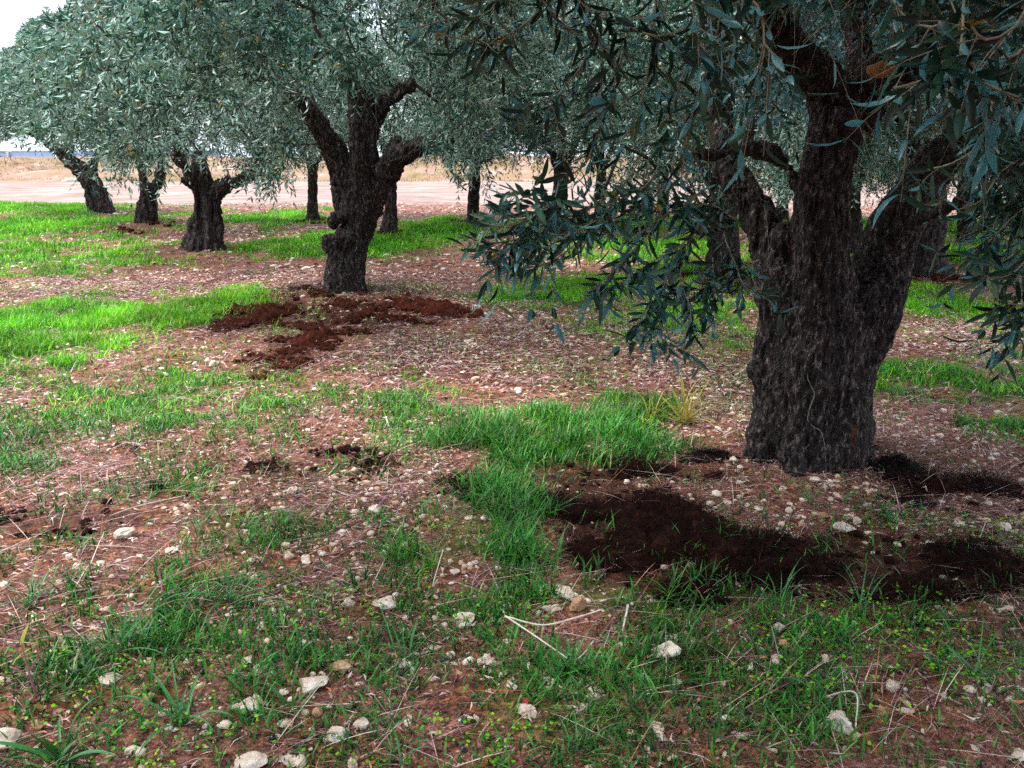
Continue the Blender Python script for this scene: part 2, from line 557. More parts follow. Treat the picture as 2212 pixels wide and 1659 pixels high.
def build_ground():
    def axis(a, b, step, lim, g):
        c = list(np.arange(a, b, step))
        s = step
        while c[-1] < lim:
            s *= g
            c.append(c[-1] + s)
        return c
    xr = axis(0, 3.6, 0.03, 450, 1.06)
    xs = np.array([-v for v in xr[::-1]][:-1] + xr)
    ys = np.array(axis(0.9, 8.5, 0.03, 600, 1.03))
    yb = np.array([-300, -80, -20, -6, -2, -0.6, 0.2, 0.6])
    ys = np.concatenate([yb, ys])
    X, Y = np.meshgrid(xs, ys)
    x, y = X.ravel(), Y.ravel()
    z = hgt(x, y)
    near = (y < 13) & (y > 0.5)
    mm = mask(MANURE, x, y)
    z = z + np.where(near, 0.006 * fbm(x * 22, y * 22, seed=40, octv=2), 0)
    V = np.stack([x, y, z], 1)
    nx, ny = len(xs), len(ys)
    i = np.arange(ny - 1)[:, None] * nx + np.arange(nx - 1)[None, :]
    q = np.stack([i, i + 1, i + nx + 1, i + nx], -1).reshape(-1, 4)
    g = gmask(x, y)
    field = sstep(21.8, 23.0, y + 0.5 * fbm(x * 0.4, y * 0.1, seed=3, octv=2))
    bank = sstep(38.0, 39.5, y + 1.2 * vnoise(x * 0.09, y * 0 + 2, seed=31) * -1)
    m, nt, out = newmat('orchard_soil')
    L = nt.links
    tc = nt.nodes.new('ShaderNodeTexCoord')
    P = tc.outputs['Object']
    n1 = noise(nt, P, 3.0, 5)
    n2 = noise(nt, P, 26, 6, 0.7)
    n3 = noise(nt, P, 110, 4, 0.7)
    soil = ramp(nt, [(0.36, (0.02, 0.006, 0.003)), (0.5, (0.13, 0.04, 0.014)), (0.66, (0.46, 0.19, 0.08))])
    L.new(n2, soil.inputs[0])
    lit = ramp(nt, [(0.3, (0.03, 0.012, 0.010)), (0.44, (0.16, 0.065, 0.055)), (0.55, (0.36, 0.19, 0.17)), (0.68, (0.66, 0.52, 0.46))])
    L.new(n3, lit.inputs[0])
    fine = mixc(nt, rr(nt, n1, 0.35, 0.6, 0.1, 0.6), soil.outputs[0], lit.outputs[0])
    vo = nt.nodes.new('ShaderNodeTexVoronoi')
    vo.inputs['Scale'].default_value = 38
    L.new(P, vo.inputs['Vector'])
    sp = rr(nt, vo.outputs['Distance'], 0.16, 0.22, 1, 0)
    gate = rr(nt, noise(nt, P, 9, 2), 0.5, 0.56, 0, 1)
    mu = nt.nodes.new('ShaderNodeMath')
    mu.operation = 'MULTIPLY'
    L.new(sp, mu.inputs[0])
    L.new(gate, mu.inputs[1])
    fine = mixc(nt, mu.outputs[0], fine, (0.55, 0.44, 0.36))
    gr = ramp(nt, [(0.3, (0.02, 0.09, 0.01)), (0.55, (0.045, 0.24, 0.015)), (0.75, (0.12, 0.32, 0.03))])
    L.new(n2, gr.inputs[0])
    col = mixc(nt, rr(nt, attr(nt, 'grass'), 0.55, 1.1, 0, 0.75), fine, gr.outputs[0])
    man = ramp(nt, [(0.35, (0.006, 0.003, 0.002)), (0.6, (0.06, 0.018, 0.010)), (0.75, (0.2, 0.09, 0.05))])
    L.new(n2, man.inputs[0])
    col = mixc(nt, rr(nt, attr(nt, 'manure'), 0.3, 0.9, 0, 0.75), col, man.outputs[0])
    mpf = nt.nodes.new('ShaderNodeMapping')
    mpf.inputs['Scale'].default_value = (0.35, 1.0, 1)
    L.new(P, mpf.inputs[0])
    nf = noise(nt, mpf.outputs[0], 1.3, 8, 0.75)
    fld = ramp(nt, [(0.32, (0.15, 0.10, 0.085)), (0.5, (0.27, 0.195, 0.17)), (0.68, (0.42, 0.33, 0.295))])
    L.new(nf, fld.inputs[0])
    col = mixc(nt, attr(nt, 'field'), col, fld.outputs[0])
    nb = noise(nt, P, 0.55, 8, 0.7)
    bk = ramp(nt, [(0.3, (0.09, 0.07, 0.03)), (0.43, (0.20, 0.15, 0.07)), (0.55, (0.27, 0.17, 0.13)), (0.68, (0.42, 0.33, 0.25))])
    L.new(nb, bk.inputs[0])
    col = mixc(nt, attr(nt, 'bank'), col, bk.outputs[0])
    p = N(nt, 'ShaderNodeBsdfPrincipled')
    p.inputs['Roughness'].default_value = 0.95
    p.inputs['Specular IOR Level'].default_value = 0.15
    L.new(col, p.inputs['Base Color'])
    b = nt.nodes.new('ShaderNodeBump')
    b.inputs['Strength'].default_value = 0.8
    b.inputs['Distance'].default_value = 0.015
    L.new(n2, b.inputs['Height'])
    L.new(b.outputs[0], p.inputs['Normal'])
    L.new(p.outputs[0], out.inputs[0])
    o = mk('ground', V, [q], m, attrs={'grass': g, 'manure': mm, 'field': field, 'bank': bank}, smooth=True)
    tag(o, 'reddish stony orchard soil running into a bare tan field and bank', kind='structure')


build_ground()


def scatter(n, y0, y1, dens, rng, pw=0.0, margin=0.8):
    """ground points inside a wedge a little wider than the view, kept with probability dens(x,y)"""
    y = np.sqrt(rng.uniform(y0 ** 2, y1 ** 2, n)) if pw == 0 else (rng.uniform(y0 ** (2 - pw), y1 ** (2 - pw), n)) ** (1 / (2 - pw))
    half = 0.70 * (y * ct + 1.5 * st) + margin
    x = rng.uniform(-1, 1, n) * half
    k = rng.uniform(0, 1, n) < dens(x, y)
    return x[k], y[k]


# ------------------------------------------------------------------ blades / litter / pebbles
def blades(x, y, z, h, w, lean, az, curve, rnd, segs=2):
    """ribbon blades, widths tapering to a tip. returns verts, faces, rnd"""
    n = len(x)
    base = np.stack([x, y, z], 1)
    dirh = np.stack([np.cos(az), np.sin(az), np.zeros(n)], 1)
    side = np.stack([-np.sin(az), np.cos(az), np.zeros(n)], 1)
    rows = []
    for s in range(segs):
        t = s / segs
        bend = (lean * t + curve * t * t)
        c = base + dirh * (bend * h)[:, None] + np.array([0, 0, 1.0]) * (h * (t - 0.45 * curve * t * t))[:, None]
        ww = (w * (1 - 0.35 * t) * (0.8 if s == 0 else 1))[:, None] * side * 0.5
        rows += [c - ww, c + ww]
    t = 1.0
    tip = base + dirh * ((lean + curve) * h)[:, None] + np.array([0, 0, 1.0]) * (h * (1 - 0.45 * curve))[:, None]
    rows.append(tip)
    k = len(rows)
    V = np.stack(rows, 1).reshape(-1, 3)
    i = np.arange(n)[:, None] * k
    F4 = []
    for s in range(segs - 1):
        F4.append(np.concatenate([i + 2 * s, i + 2 * s + 1, i + 2 * s + 3, i + 2 * s + 2], 1))
    s = segs - 1
    F3 = np.concatenate([i + 2 * s, i + 2 * s + 1, i + 2 * s + 2], 1)
    return V, ([np.concatenate(F4)] if F4 else []) + [F3], np.repeat(rnd, k)


def grass_set(name, n, y0, y1, hfun, w, label, segs=2, minm=0.0, base=0.0, pw=0.0, mat=None, blend=None):
    rng = np.random.default_rng(hash(name) % 1000 if False else sum(map(ord, name)))
    def dens(x, y):
        g = gmask(x, y)
        cl = 0.5 + 1.2 * vnoise(x * 4.5, y * 4.5, seed=9) + 0.7 * vnoise(x * 14, y * 14, seed=10)
        mm = mask(MANURE, x, y)
        return np.clip(g ** 1.25 * (0.2 + cl) * 0.9 + base * (0.5 + vnoise(x * 2, y * 2, seed=19)) * (y < 9), 0, 1) * (1 - 0.8 * np.clip(mm * 1.3, 0, 1)) * (1 - np.clip(mask(BARE, x, y), 0, 1)) * (1 if blend is None else (1 - sstep(3.4, 6.4, y)) if blend == 0 else sstep(3.2, 5.8, y))
    x, y = scatter(n, y0, y1, dens, rng, pw)
    n = len(x)
    g = gmask(x, y)
    z = hgt(x, y) - 0.004
    h = hfun(x, y, g) * rng.uniform(0.45, 1.25, n)
    az = rng.uniform(0, 2 * math.pi, n)
    V, Fs, r = blades(x, y, z, h, w * rng.uniform(0.6, 1.4, n), rng.uniform(0.0, 0.7, n), az, rng.uniform(0, 0.9, n) ** 1.3, np.clip(rng.normal(0.45, 0.24, n) + 0.18 * vnoise(x * 0.9, y * 0.9, seed=12), 0, 1), segs)
    o = mk(name, V, Fs, mat or M_GRASS, attrs={'rnd': r})
    tag(o, label, kind='stuff')
    return n


def hnear(x, y, g):
    tall = mask([ell(930, 870, 1430, 1040), ell(880, 1000, 1320, 1230), ell(1020, 1220, 1500, 1320, 0.5)], x, y)
    return (0.034 + 0.042 * g + 0.04 * tall) * (1 + 0.45 * vnoise(x * 7, y * 7, seed=44))


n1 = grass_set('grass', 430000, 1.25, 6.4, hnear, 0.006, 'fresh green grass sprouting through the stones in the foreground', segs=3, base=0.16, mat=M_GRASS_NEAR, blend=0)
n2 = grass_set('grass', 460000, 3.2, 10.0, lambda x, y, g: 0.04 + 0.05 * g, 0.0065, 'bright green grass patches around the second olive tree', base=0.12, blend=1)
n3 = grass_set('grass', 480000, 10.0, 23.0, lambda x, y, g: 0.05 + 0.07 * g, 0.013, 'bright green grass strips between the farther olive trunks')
print('grass', n1, n2, n3, time.time() - T_START)


def dry_grass_bank():
    rng = np.random.default_rng(77)
    x, y = scatter(60000, 38.5, 47, lambda x, y: np.clip(0.4 + 1.2 * vnoise(x * 0.35, y * 0.6, seed=55), 0, 1), rng)
    n = len(x)
    V, Fs, r = blades(x, y, hgt(x, y) - 0.01, rng.uniform(0.04, 0.13, n), np.full(n, 0.03), rng.uniform(0, 0.6, n), rng.uniform(0, 6.28, n), rng.uniform(0, 0.7, n), np.clip(0.6 + 0.3 * rng.normal(size=n), 0, 1))
    m = leaf_mat('dry_bank_grass', [(0.0, (0.13, 0.13, 0.05)), (0.5, (0.27, 0.20, 0.11)), (1.0, (0.42, 0.31, 0.23))], None, rough=0.8, trans=0.1, spec=0.2)
    tag(mk('dry_grass', V, Fs, m, attrs={'rnd': r}), 'dry straw coloured grass covering the far bank', kind='stuff')


dry_grass_bank()


def litter_set(name, n, y0, y1, ln, wd, label, sc=1.0):
    rng = np.random.default_rng(int(y0 * 100) + 5)
    def dens(x, y):
        g = np.clip(gmask(x, y), 0, 1)
        l = mask(LIT, x, y)
        mm = np.clip(mask(MANURE, x, y), 0, 1)
        bare = mask([ell(940, 1190, 1080, 1290), ell(600, 1440, 800, 1560), ell(250, 1440, 500, 1600)], x, y)
        return np.clip((0.35 + 0.75 * l) * (1 - 0.45 * g) * (1 - 0.85 * mm) * (1 - 0.8 * bare) * (0.8 + 0.7 * vnoise(x * 3, y * 3, seed=14)), 0, 1)
    x, y = scatter(n, y0, y1, dens, rng)
    n = len(x)
    az = rng.uniform(0, 2 * math.pi, n)
    az = np.where(rng.uniform(size=n) < 0.5, rng.normal(0.2, 0.6, n), az)
    kind = rng.uniform(size=n) < 0.55  # straw else leaf
    L_ = np.where(kind, rng.uniform(1.0, 4.2, n), rng.uniform(0.7, 1.3, n)) * ln
    W = np.where(kind, rng.uniform(0.12, 0.28, n), rng.uniform(0.6, 1.1, n)) * wd
    d = np.stack([np.cos(az), np.sin(az), rng.normal(0, 0.12, n)], 1)
    s = np.stack([-np.sin(az), np.cos(az), rng.normal(0, 0.35, n)], 1)
    bow = rng.normal(0, 0.14, n) * L_
    up = np.array([0, 0, 1.0])
    c = np.stack([x, y, hgt(x, y) + rng.uniform(0.002, 0.016, n) * sc], 1)
    p0 = c - d * (L_ / 2)[:, None]
    p3 = c + d * (L_ / 2)[:, None]
    zz = rng.uniform(0, 0.10, n) * L_
    mid = c + s * bow[:, None] + up * zz[:, None]
    a = mid - s * (W / 2)[:, None]
    b = mid + s * (W / 2)[:, None]
    V = np.stack([p0, a, b, p3], 1).reshape(-1, 3)
    i = np.arange(n)[:, None] * 4
    Fs = [np.concatenate([np.concatenate([i, i + 1, i + 2], 1), np.concatenate([i + 1, i + 3, i + 2], 1)])]
    lt = mask(LIT, x, y)
    r = np.clip(rng.beta(0.9, 0.95, n), 0, 1)
    o = mk(name, V, Fs, M_LITTER, attrs={'rnd': np.repeat(r, 4)})
    tag(o, label, kind='stuff')


litter_set('leaf_litter', 150000, 1.25, 4.6, 0.036, 0.008, 'dry straw and dead olive leaves littering the near soil')
litter_set('leaf_litter', 230000, 4.6, 10, 0.05, 0.015, 'pinkish dry straw and leaf litter spread around the second tree')
litter_set('leaf_litter', 110000, 10, 23, 0.09, 0.03, 'dry leaf litter lying under the far row of trees', 1.5)


def pebble_set(name, n, y0, y1, r0, r1, sub, label):
    rng = np.random.default_rng(int(y0 * 10) + 99)
    def dens(x, y):
        g = np.clip(gmask(x, y), 0, 1)
        mm = np.clip(mask(MANURE, x, y), 0, 1)
        return np.clip((0.9 - 0.55 * g) * (1 - 0.85 * mm) * (0.55 + 0.9 * vnoise(x * 1.7, y * 1.7, seed=61) + 0.5 * vnoise(x * 6, y * 6, seed=62)), 0, 1)
    x, y = scatter(n, y0, y1, dens, rng)
    n = len(x)
    V0, F0 = ICO[sub]
    m = len(V0)
    R = r0 * (r1 / r0) ** (rng.uniform(size=n) ** 1.9)
    sc = np.stack([R * rng.uniform(0.8, 1.3, n), R * rng.uniform(0.6, 1.0, n), R * rng.uniform(0.35, 0.75, n)], 1)
    az = rng.uniform(0, 6.28, n)
    jit = 1 + rng.normal(0, 0.09, (n, m, 1))
    P = V0[None] * jit * sc[:, None, :]
    ca, sa = np.cos(az)[:, None], np.sin(az)[:, None]
    X = P[..., 0] * ca - P[..., 1] * sa + x[:, None]
    Y = P[..., 0] * sa + P[..., 1] * ca + y[:, None]
    Z = P[..., 2] + (hgt(x, y) + sc[:, 2] * 0.35)[:, None]
    V = np.stack([X, Y, Z], -1).reshape(-1, 3)
    Fc = (F0[None] + (np.arange(n) * m)[:, None, None]).reshape(-1, 3)
    o = mk(name, V, [Fc], M_PEB, attrs={'rnd': np.repeat(np.clip(rng.beta(1.5, 1.3, n), 0, 1), m)}, smooth=True)
    tag(o, label, kind='stuff')


pebble_set('gravel', 22000, 1.25, 4.6, 0.003, 0.019, 1, 'small pale pebbles strewn over the near soil')
pebble_set('gravel', 17000, 4.6, 10, 0.006, 0.026, 1, 'small pale pebbles strewn around the second tree')
pebble_set('gravel', 12000, 10, 23, 0.016, 0.05, 0, 'small pale pebbles strewn under the far trees')
def straws(n, y0, y1, label):
    rng = np.random.default_rng(int(y0 * 10) + 1)
    x, y = scatter(n, y0, y1, lambda x, y: np.clip(0.5 + vnoise(x * 2.4, y * 2.4, seed=15), 0, 1) * (1 - 0.7 * np.clip(mask(MANURE, x, y), 0, 1)), rng)
    n = len(x)
    V, Fs, r = blades(x, y, hgt(x, y) + 0.003, rng.uniform(0.05, 0.16, n), rng.uniform(0.0015, 0.0034, n) * (1 + 0.5 * (y0 > 4)), rng.uniform(0.5, 1.4, n), np.where(rng.uniform(size=n) < 0.5, rng.normal(0.3, 0.7, n), rng.uniform(0, 6.28, n)), rng.uniform(0.3, 1.0, n), rng.beta(1.0, 1.2, n), 3)
    # flatten: straws lie close to the soil
    g = hgt(V[:, 0], V[:, 1])
    V[:, 2] = g + 0.004 + np.clip(V[:, 2] - g, 0, None) * 0.38
    tag(mk('straw', V, Fs, M_LITTER, attrs={'rnd': r}), label, kind='stuff')


straws(9000, 1.25, 4.6, 'long bent dry grass stems tangled over the near soil')
straws(12000, 4.6, 9, 'long bent dry grass stems tangled over the middle ground')
print('ground cover', time.time() - T_START)


def manure_set(name, ells, nclod, nfib, mat, label, rmin=0.006, rmax=0.035):
    rng = np.random.default_rng(sum(map(ord, label)))
    xs, ys = [], []
    tot = sum(e[2] * e[3] for e in ells)
    for cx, cy, rx, ry, s in ells:
        k = int(nclod * rx * ry / tot)
        a = rng.uniform(0, 6.28, k)
        r = np.sqrt(rng.uniform(0, 1, k)) * 1.02
        x, y = cx + rx * r * np.cos(a), cy + ry * r * np.sin(a)
        keep = rng.uniform(size=k) < np.clip(0.12 + 2.0 * fbm(x * 3.1, y * 4.2, seed=171, octv=4, gain=0.6), 0.03, 1) * s
        xs.append(x[keep])
        ys.append(y[keep])
    x, y = np.concatenate(xs), np.concatenate(ys)
    n = len(x)
    V0, F0 = ICO[1]
    m = len(V0)
    R = rmin * (rmax / rmin) ** (rng.uniform(size=n) ** 2.2)
    P = V0[None] * (1 + rng.normal(0, 0.26, (n, m, 1))) * np.stack([R * 1.2, R, R * 0.6], 1)[:, None]
    az = rng.uniform(0, 6.28, n)
    ca, sa = np.cos(az)[:, None], np.sin(az)[:, None]
    lift = 0.02 * np.clip(vnoise(x * 6, y * 6, seed=72), 0, 1) + 0.3 * R
    V = np.stack([P[..., 0] * ca - P[..., 1] * sa + x[:, None], P[..., 0] * sa + P[..., 1] * ca + y[:, None], P[..., 2] + (hgt(x, y) + lift)[:, None]], -1).reshape(-1, 3)
    Fc = (F0[None] + (np.arange(n) * m)[:, None, None]).reshape(-1, 3)
    idx = rng.integers(0, n, nfib)
    fx, fy = x[idx] + rng.normal(0, 0.03, nfib), y[idx] + rng.normal(0, 0.03, nfib)
    V2, F2, _ = blades(fx, fy, hgt(fx, fy) + 0.008, rng.uniform(0.015, 0.05, nfib), np.full(nfib, 0.0018) * (1 + (fy > 5)), rng.uniform(0.4, 2, nfib), rng.uniform(0, 6.28, nfib), rng.uniform(0, 0.8, nfib), np.zeros(nfib))
    parts_ = [(V, [Fc])] + ([(V2, F2)] if nfib else [])
    x0, x1 = min(e[0] - e[2] for e in ells) - .3, max(e[0] + e[2] for e in ells) + .3
    y0, y1 = min(e[1] - e[3] for e in ells) - .2, max(e[1] + e[3] for e in ells) + .2
    if y1 < 10:
        st_ = 0.011 if y1 < 5 else 0.022
        gx, gy = np.meshgrid(np.arange(x0, x1, st_), np.arange(y0, y1, st_))
        d_ = mask(ells, gx, gy) + 0.75 * fbm(gx * 3.1, gy * 4.2, seed=171, octv=4, gain=0.6)
        k_ = 1.0 if y1 < 5 else 1.7
        hm = np.clip(d_ - 0.86, -0.2, 0.7)
        z_ = hgt(gx, gy) - 0.006 + hm * 0.045 * k_ + (hm > 0) * 0.02 * k_ * np.clip(hm * 4, 0, 1) * (fbm(gx * 17, gy * 17, seed=172, octv=4, gain=0.65))
        ny_, nx_ = gx.shape
        ii = np.arange(ny_ - 1)[:, None] * nx_ + np.arange(nx_ - 1)[None]
        q_ = np.stack([ii, ii + 1, ii + nx_ + 1, ii + nx_], -1)[(hm[:-1, :-1] > -0.08)]
        parts_.append((np.stack([gx, gy, z_], -1).reshape(-1, 3), [q_.reshape(-1, 4)]))
    V, Fs = merge(parts_)
    o = mk(name, V, Fs, mat)
    tag(o, label, kind='stuff')


manure_set('manure', MANURE[0:3], 5200, 12000, M_MAN_RED, 'red brown crumbly manure spread at the foot of the second tree', 0.008, 0.04)
manure_set('manure', MANURE[3:9], 15000, 34000, M_MAN, 'dark brown fibrous manure spread before the big front trunk', 0.003, 0.022)
manure_set('manure', MANURE[9:12], 1500, 1500, M_MAN, 'thin dark manure crumbs scattered over the left foreground', 0.005, 0.022)
manure_set('manure', MANURE[12:], 1500, 0, M_MAN_RED, 'brown manure spread around the far trunks', 0.03, 0.07)


def heap(name, px, py, w, d, h, mat, label, seed):
    g = ground(px, py)
    rng = np.random.default_rng(seed)
    n = 40
    rr_, aa = np.meshgrid(np.linspace(0, 1, n), np.linspace(0, 2 * math.pi, 64, endpoint=False), indexing='ij')
    x = rr_ * np.cos(aa) * w / 2 * (1 + 0.15 * vnoise(np.cos(aa) * 2, np.sin(aa) * 2, seed=seed))
    y = rr_ * np.sin(aa) * d / 2 * (1 + 0.15 * vnoise(np.cos(aa) * 2, np.sin(aa) * 2, seed=seed + 1))
    z = h * (1 - rr_ ** 2.4) * (0.75 + 0.35 * fbm(x * 12, y * 12, seed=seed, octv=3)) + 0.012 * fbm(x * 50, y * 50, seed=seed, octv=2)
    z = z - 0.02 * (rr_ > 0.97)
    V = np.stack([x, y, z], -1).reshape(-1, 3)
    i = np.arange(n - 1)[:, None] * 64 + np.arange(64)[None]
    j = np.arange(n - 1)[:, None] * 64 + ((np.arange(64) + 1) % 64)[None]
    q = np.stack([i, i + 64, j + 64, j], -1).reshape(-1, 4)
    nf = 500
    a = rng.uniform(0, 6.28, nf)
    r = rng.uniform(0, 0.95, nf)
    fx, fy = r * np.cos(a) * w / 2, r * np.sin(a) * d / 2
    V2, F2, _ = blades(fx, fy, h * (1 - r ** 2.4) * 0.8, rng.uniform(0.015, 0.035, nf), np.full(nf, 0.0025), rng.uniform(0.4, 1.6, nf), rng.uniform(0, 6.28, nf), rng.uniform(0, 0.8, nf), np.zeros(nf))
    V, Fs = merge([(V, [q]), (V2, F2)])
    o = mk(name, V, Fs, mat, smooth=True)
    o.location = (g[0], g[1], float(hgt(g[0], g[1])) - 0.015)
    tag(o, label, 'manure heap')


heap('manure_heap', 1932, 1022, 0.30, 0.2, 0.085, M_BLACK, 'low black manure heap against the right side of the big front trunk', 5)
heap('manure_heap', 1532, 990, 0.34, 0.16, 0.045, M_BLACK, 'flat black manure heap left of the big front trunk', 6)
heap('manure_heap', 337, 1048, 0.05, 0.04, 0.025, M_BLACK, 'single small black manure lump on the stony soil at left', 7)

# ------------------------------------------------------------------ stones
def rock(name, px, py, wpx, hk, label, seed, mat=None, group=None, ang=None, rough=0.22, asp=0.75, cat='stone', lift=0.55):
    g = ground(px, py)
    z = float(hgt(g[0], g[1]))
    dd = depth(np.array([g[0], g[1], z]))
    R = wpx * dd / F / 2 * 1.2
    V0, F0 = ICO[4 if R > 0.02 else 3]
    s = seed * 3.7
    V = V0.copy()
    # chipped planes
    rng = np.random.default_rng(seed)
    for _ in range(9):
        nrm = norm(rng.normal(size=3))
        dcut = rng.uniform(0.42, 0.85)
        dp = V @ nrm
        V = V - np.maximum(dp - dcut, 0)[:, None] * nrm * 0.95
    f = 1 + rough * fbm(V0[:, 0] * 1.6 + s, V0[:, 1] * 1.6, V0[:, 2] * 1.6, seed=seed, octv=4) * 0.6 + 0.012 * fbm(V0[:, 0] * 7, V0[:, 1] * 7, V0[:, 2] * 7, seed=seed, octv=2)
    V = V * f[:, None] * np.array([R, R * asp, R * hk])
    o = mk(name, V, [F0], mat or M_STONE, smooth=True)
    o.location = (g[0], g[1], z + R * hk * lift)
    o.rotation_euler = (rng.uniform(-0.2, 0.2), rng.uniform(-0.2, 0.2), rng.uniform(0, 6.28) if ang is None else ang)
    tag(o, label, cat, group)
    return o


ROCKS = [
    (1808, 1568, 62, 0.75, 'jagged chalk white rock beside a bent straw, near the bottom right', 0.5, None),
    (728, 1592, 46, 0.8, 'upright lumpy white stone near the bottom edge', 0.5, None),
    (541, 1530, 58, 0.5, 'long white weathered stone lying left of the upright lumpy one', 0.35, None),
    (672, 1485, 60, 0.45, 'broad smooth cream stone half buried in bare red soil', 0.2, None),
    (783, 1567, 34, 0.7, 'rounded cream pebble just right of the upright lumpy stone', 0.1, None),
    (738, 1445, 46, 0.5, 'angular pale beige stone shard on the grass edge', 0.45, M_TAN),
    (1245, 1308, 38, 0.85, 'squarish tan stone above the forked dry twig', 0.25, M_TAN),
    (1003, 1338, 56, 0.3, 'flat pale slab stone left of the forked dry twig', 0.25, None),
    (836, 1300, 50, 0.35, 'flat beige stone sunk in straw', 0.2, None),
    (1442, 1408, 64, 0.5, 'wide white stone behind thin grass blades', 0.3, None),
    (1448, 1378, 40, 0.4, 'smaller white stone touching the back of the wide one', 0.3, None),
    (1682, 1358, 34, 0.5, 'white stone carrying a fallen black olive', 0.2, None),
    (981, 1242, 26, 0.5, 'small oval white stone on the bare red soil hump', 0.1, None),
    (1824, 1146, 40, 0.5, 'oblong white stone below the big front trunk', 0.3, None),
    (805, 1100, 36, 0.6, 'round white stone on bare ground left of the tall grass', 0.3, None),
    (868, 1432, 44, 0.3, 'thin curled white stone flake in straw', 0.5, None),
    (2166, 1147, 32, 0.7, 'round grey stone at the right edge below the black crumbs', 0.15, None),
    (1585, 1003, 24, 0.6, 'round cream stone heading the pile left of the front trunk foot', 0.15, None),
    (1549, 1067, 26, 0.6, 'rounded white stone by the red crumbs left of the trunk foot', 0.15, None),
    (1690, 1068, 26, 0.4, 'flat oval white stone in front of the trunk foot', 0.1, None),
    (268, 1152, 44, 0.5, 'broad white stone among straw at left', 0.3, None),
    (1012, 740, 22, 0.5, 'lone bright stone on the pinkish litter between the trees', 0.2, None),
    (463, 787, 24, 0.7, 'upright white stone at the edge of the left grass patch', 0.2, None),
    (1105, 690, 18, 0.5, 'small pale stone on the litter behind the lone bright one', 0.2, None),
    (2158, 888, 22, 0.7, 'cream stone in the grass at the right edge', 0.2, None),
    (560, 1455, 30, 0.6, 'upright cream pebble on bare soil left of centre bottom', 0.15, None),
    (535, 1432, 28, 0.6, 'round cream pebble touching its upright neighbour', 0.15, None),
    (1388, 1465, 26, 0.6, 'crumbly white stone among clover', 0.6, None),
    (320, 1510, 30, 0.7, 'rounded beige stone beside an orange leaf', 0.2, M_TAN),
    (240, 1468, 42, 0.4, 'long pale stone at the lower left under dry stalks', 0.2, None),
    (12, 1612, 60, 0.6, 'large cream stone cut by the left edge', 0.2, None),
    (1105, 1480, 24, 0.6, 'small grey white stone in the grass below the forked twig', 0.2, None),
    (545, 1655, 60, 0.5, 'white stone at the very bottom edge', 0.2, None),
    (1775, 1118, 24, 0.5, 'pinkish stone before the front trunk', 0.2, M_TAN),
    (1285, 1490, 34, 0.5, 'twin lobed white stone under a broad grass blade', 0.5, None),
]
for i, (px, py, w, hk, lab, rgh, mt) in enumerate(ROCKS):
    rock('stone', px, py, w, hk, lab, 100 + i, mt, rough=rgh, ang=0.0 if w > 40 else None)
rngs = np.random.default_rng(8)
grp_lab = 'small pale field stone lying loose among grass and litter'
for i in range(262):
    py = rngs.uniform(1000, 1659) ** 1.0
    px = rngs.uniform(-40, 2250)
    g = ground(px, py)
    if mask(MANURE, np.array([g[0]]), np.array([g[1]]))[0] > 0.3 and rngs.uniform() < 0.85:
        continue
    rock('stone', px, py, rngs.uniform(11, 12 + 32 * rngs.uniform() ** 1.2) * (0.45 + py / 1659 * 0.75), rngs.uniform(0.3, 0.6), grp_lab, 300 + i, M_TAN if rngs.uniform() < 0.15 else None, group='small pale stones scattered over the foreground', rough=rngs.uniform(0.3, 0.8), asp=rngs.uniform(0.4, 0.85), lift=0.35)
# the cluster at the foot of the big trunk
for i, (px, py, w) in enumerate([(1600, 1018, 15), (1572, 1012, 14), (1612, 1004, 12), (1592, 1024, 13), (1560, 1020, 12), (1535, 1085, 20), (1570, 1085, 18), (1600, 1075, 15), (1640, 1100, 20), (1520, 1100, 16), (1760, 1050, 20), (1705, 1095, 14), (1850, 1130, 22), (1875, 1100, 16), (1930, 1110, 14)]):
    rock('stone', px, py, w, 0.6, grp_lab, 500 + i, None, group='small pale stones scattered over the foreground', rough=0.12)

# fallen olives
for i, (px, py) in enumerate([(1676, 1352), (438, 1452), (350, 1488), (545, 1560), (1000, 1620), (960, 1425), (590, 1600), (1960, 1460), (700, 1440)]):
    g = ground(px, py)
    V0, F0 = ICO[2]
    o = mk('fallen_olive', V0 * np.array([0.011, 0.008, 0.008]), [F0], M_OLIVEFRUIT, smooth=True)
    o.location = (g[0], g[1], float(hgt(g[0], g[1])) + (0.03 if i == 0 else 0.009))
    o.rotation_euler = (0, 0, i * 1.3)
    tag(o, 'black fallen olive lying on top of a white stone' if i == 0 else 'black ripe olive fallen on the ground in the foreground', 'olive', None if i == 0 else 'black olives fallen in the foreground')

print('stones', time.time() - T_START)

# ------------------------------------------------------------------ twigs and tufts
def gp(px, py, dz=0.01):
    g = ground(px, py)
    return np.array([g[0], g[1], float(hgt(g[0], g[1])) + dz])


def stick(name, pts, rads, mat, label, cat):
    P, R = resample(np.array(pts), np.array(rads), 0.01)
    V, Fs = tube(P, R, 8)
    o = mk(name, V, Fs, mat, smooth=True)
    c = P[0].copy()
    local(o, c)
    o.location = c
    tag(o, label, cat)
    return o


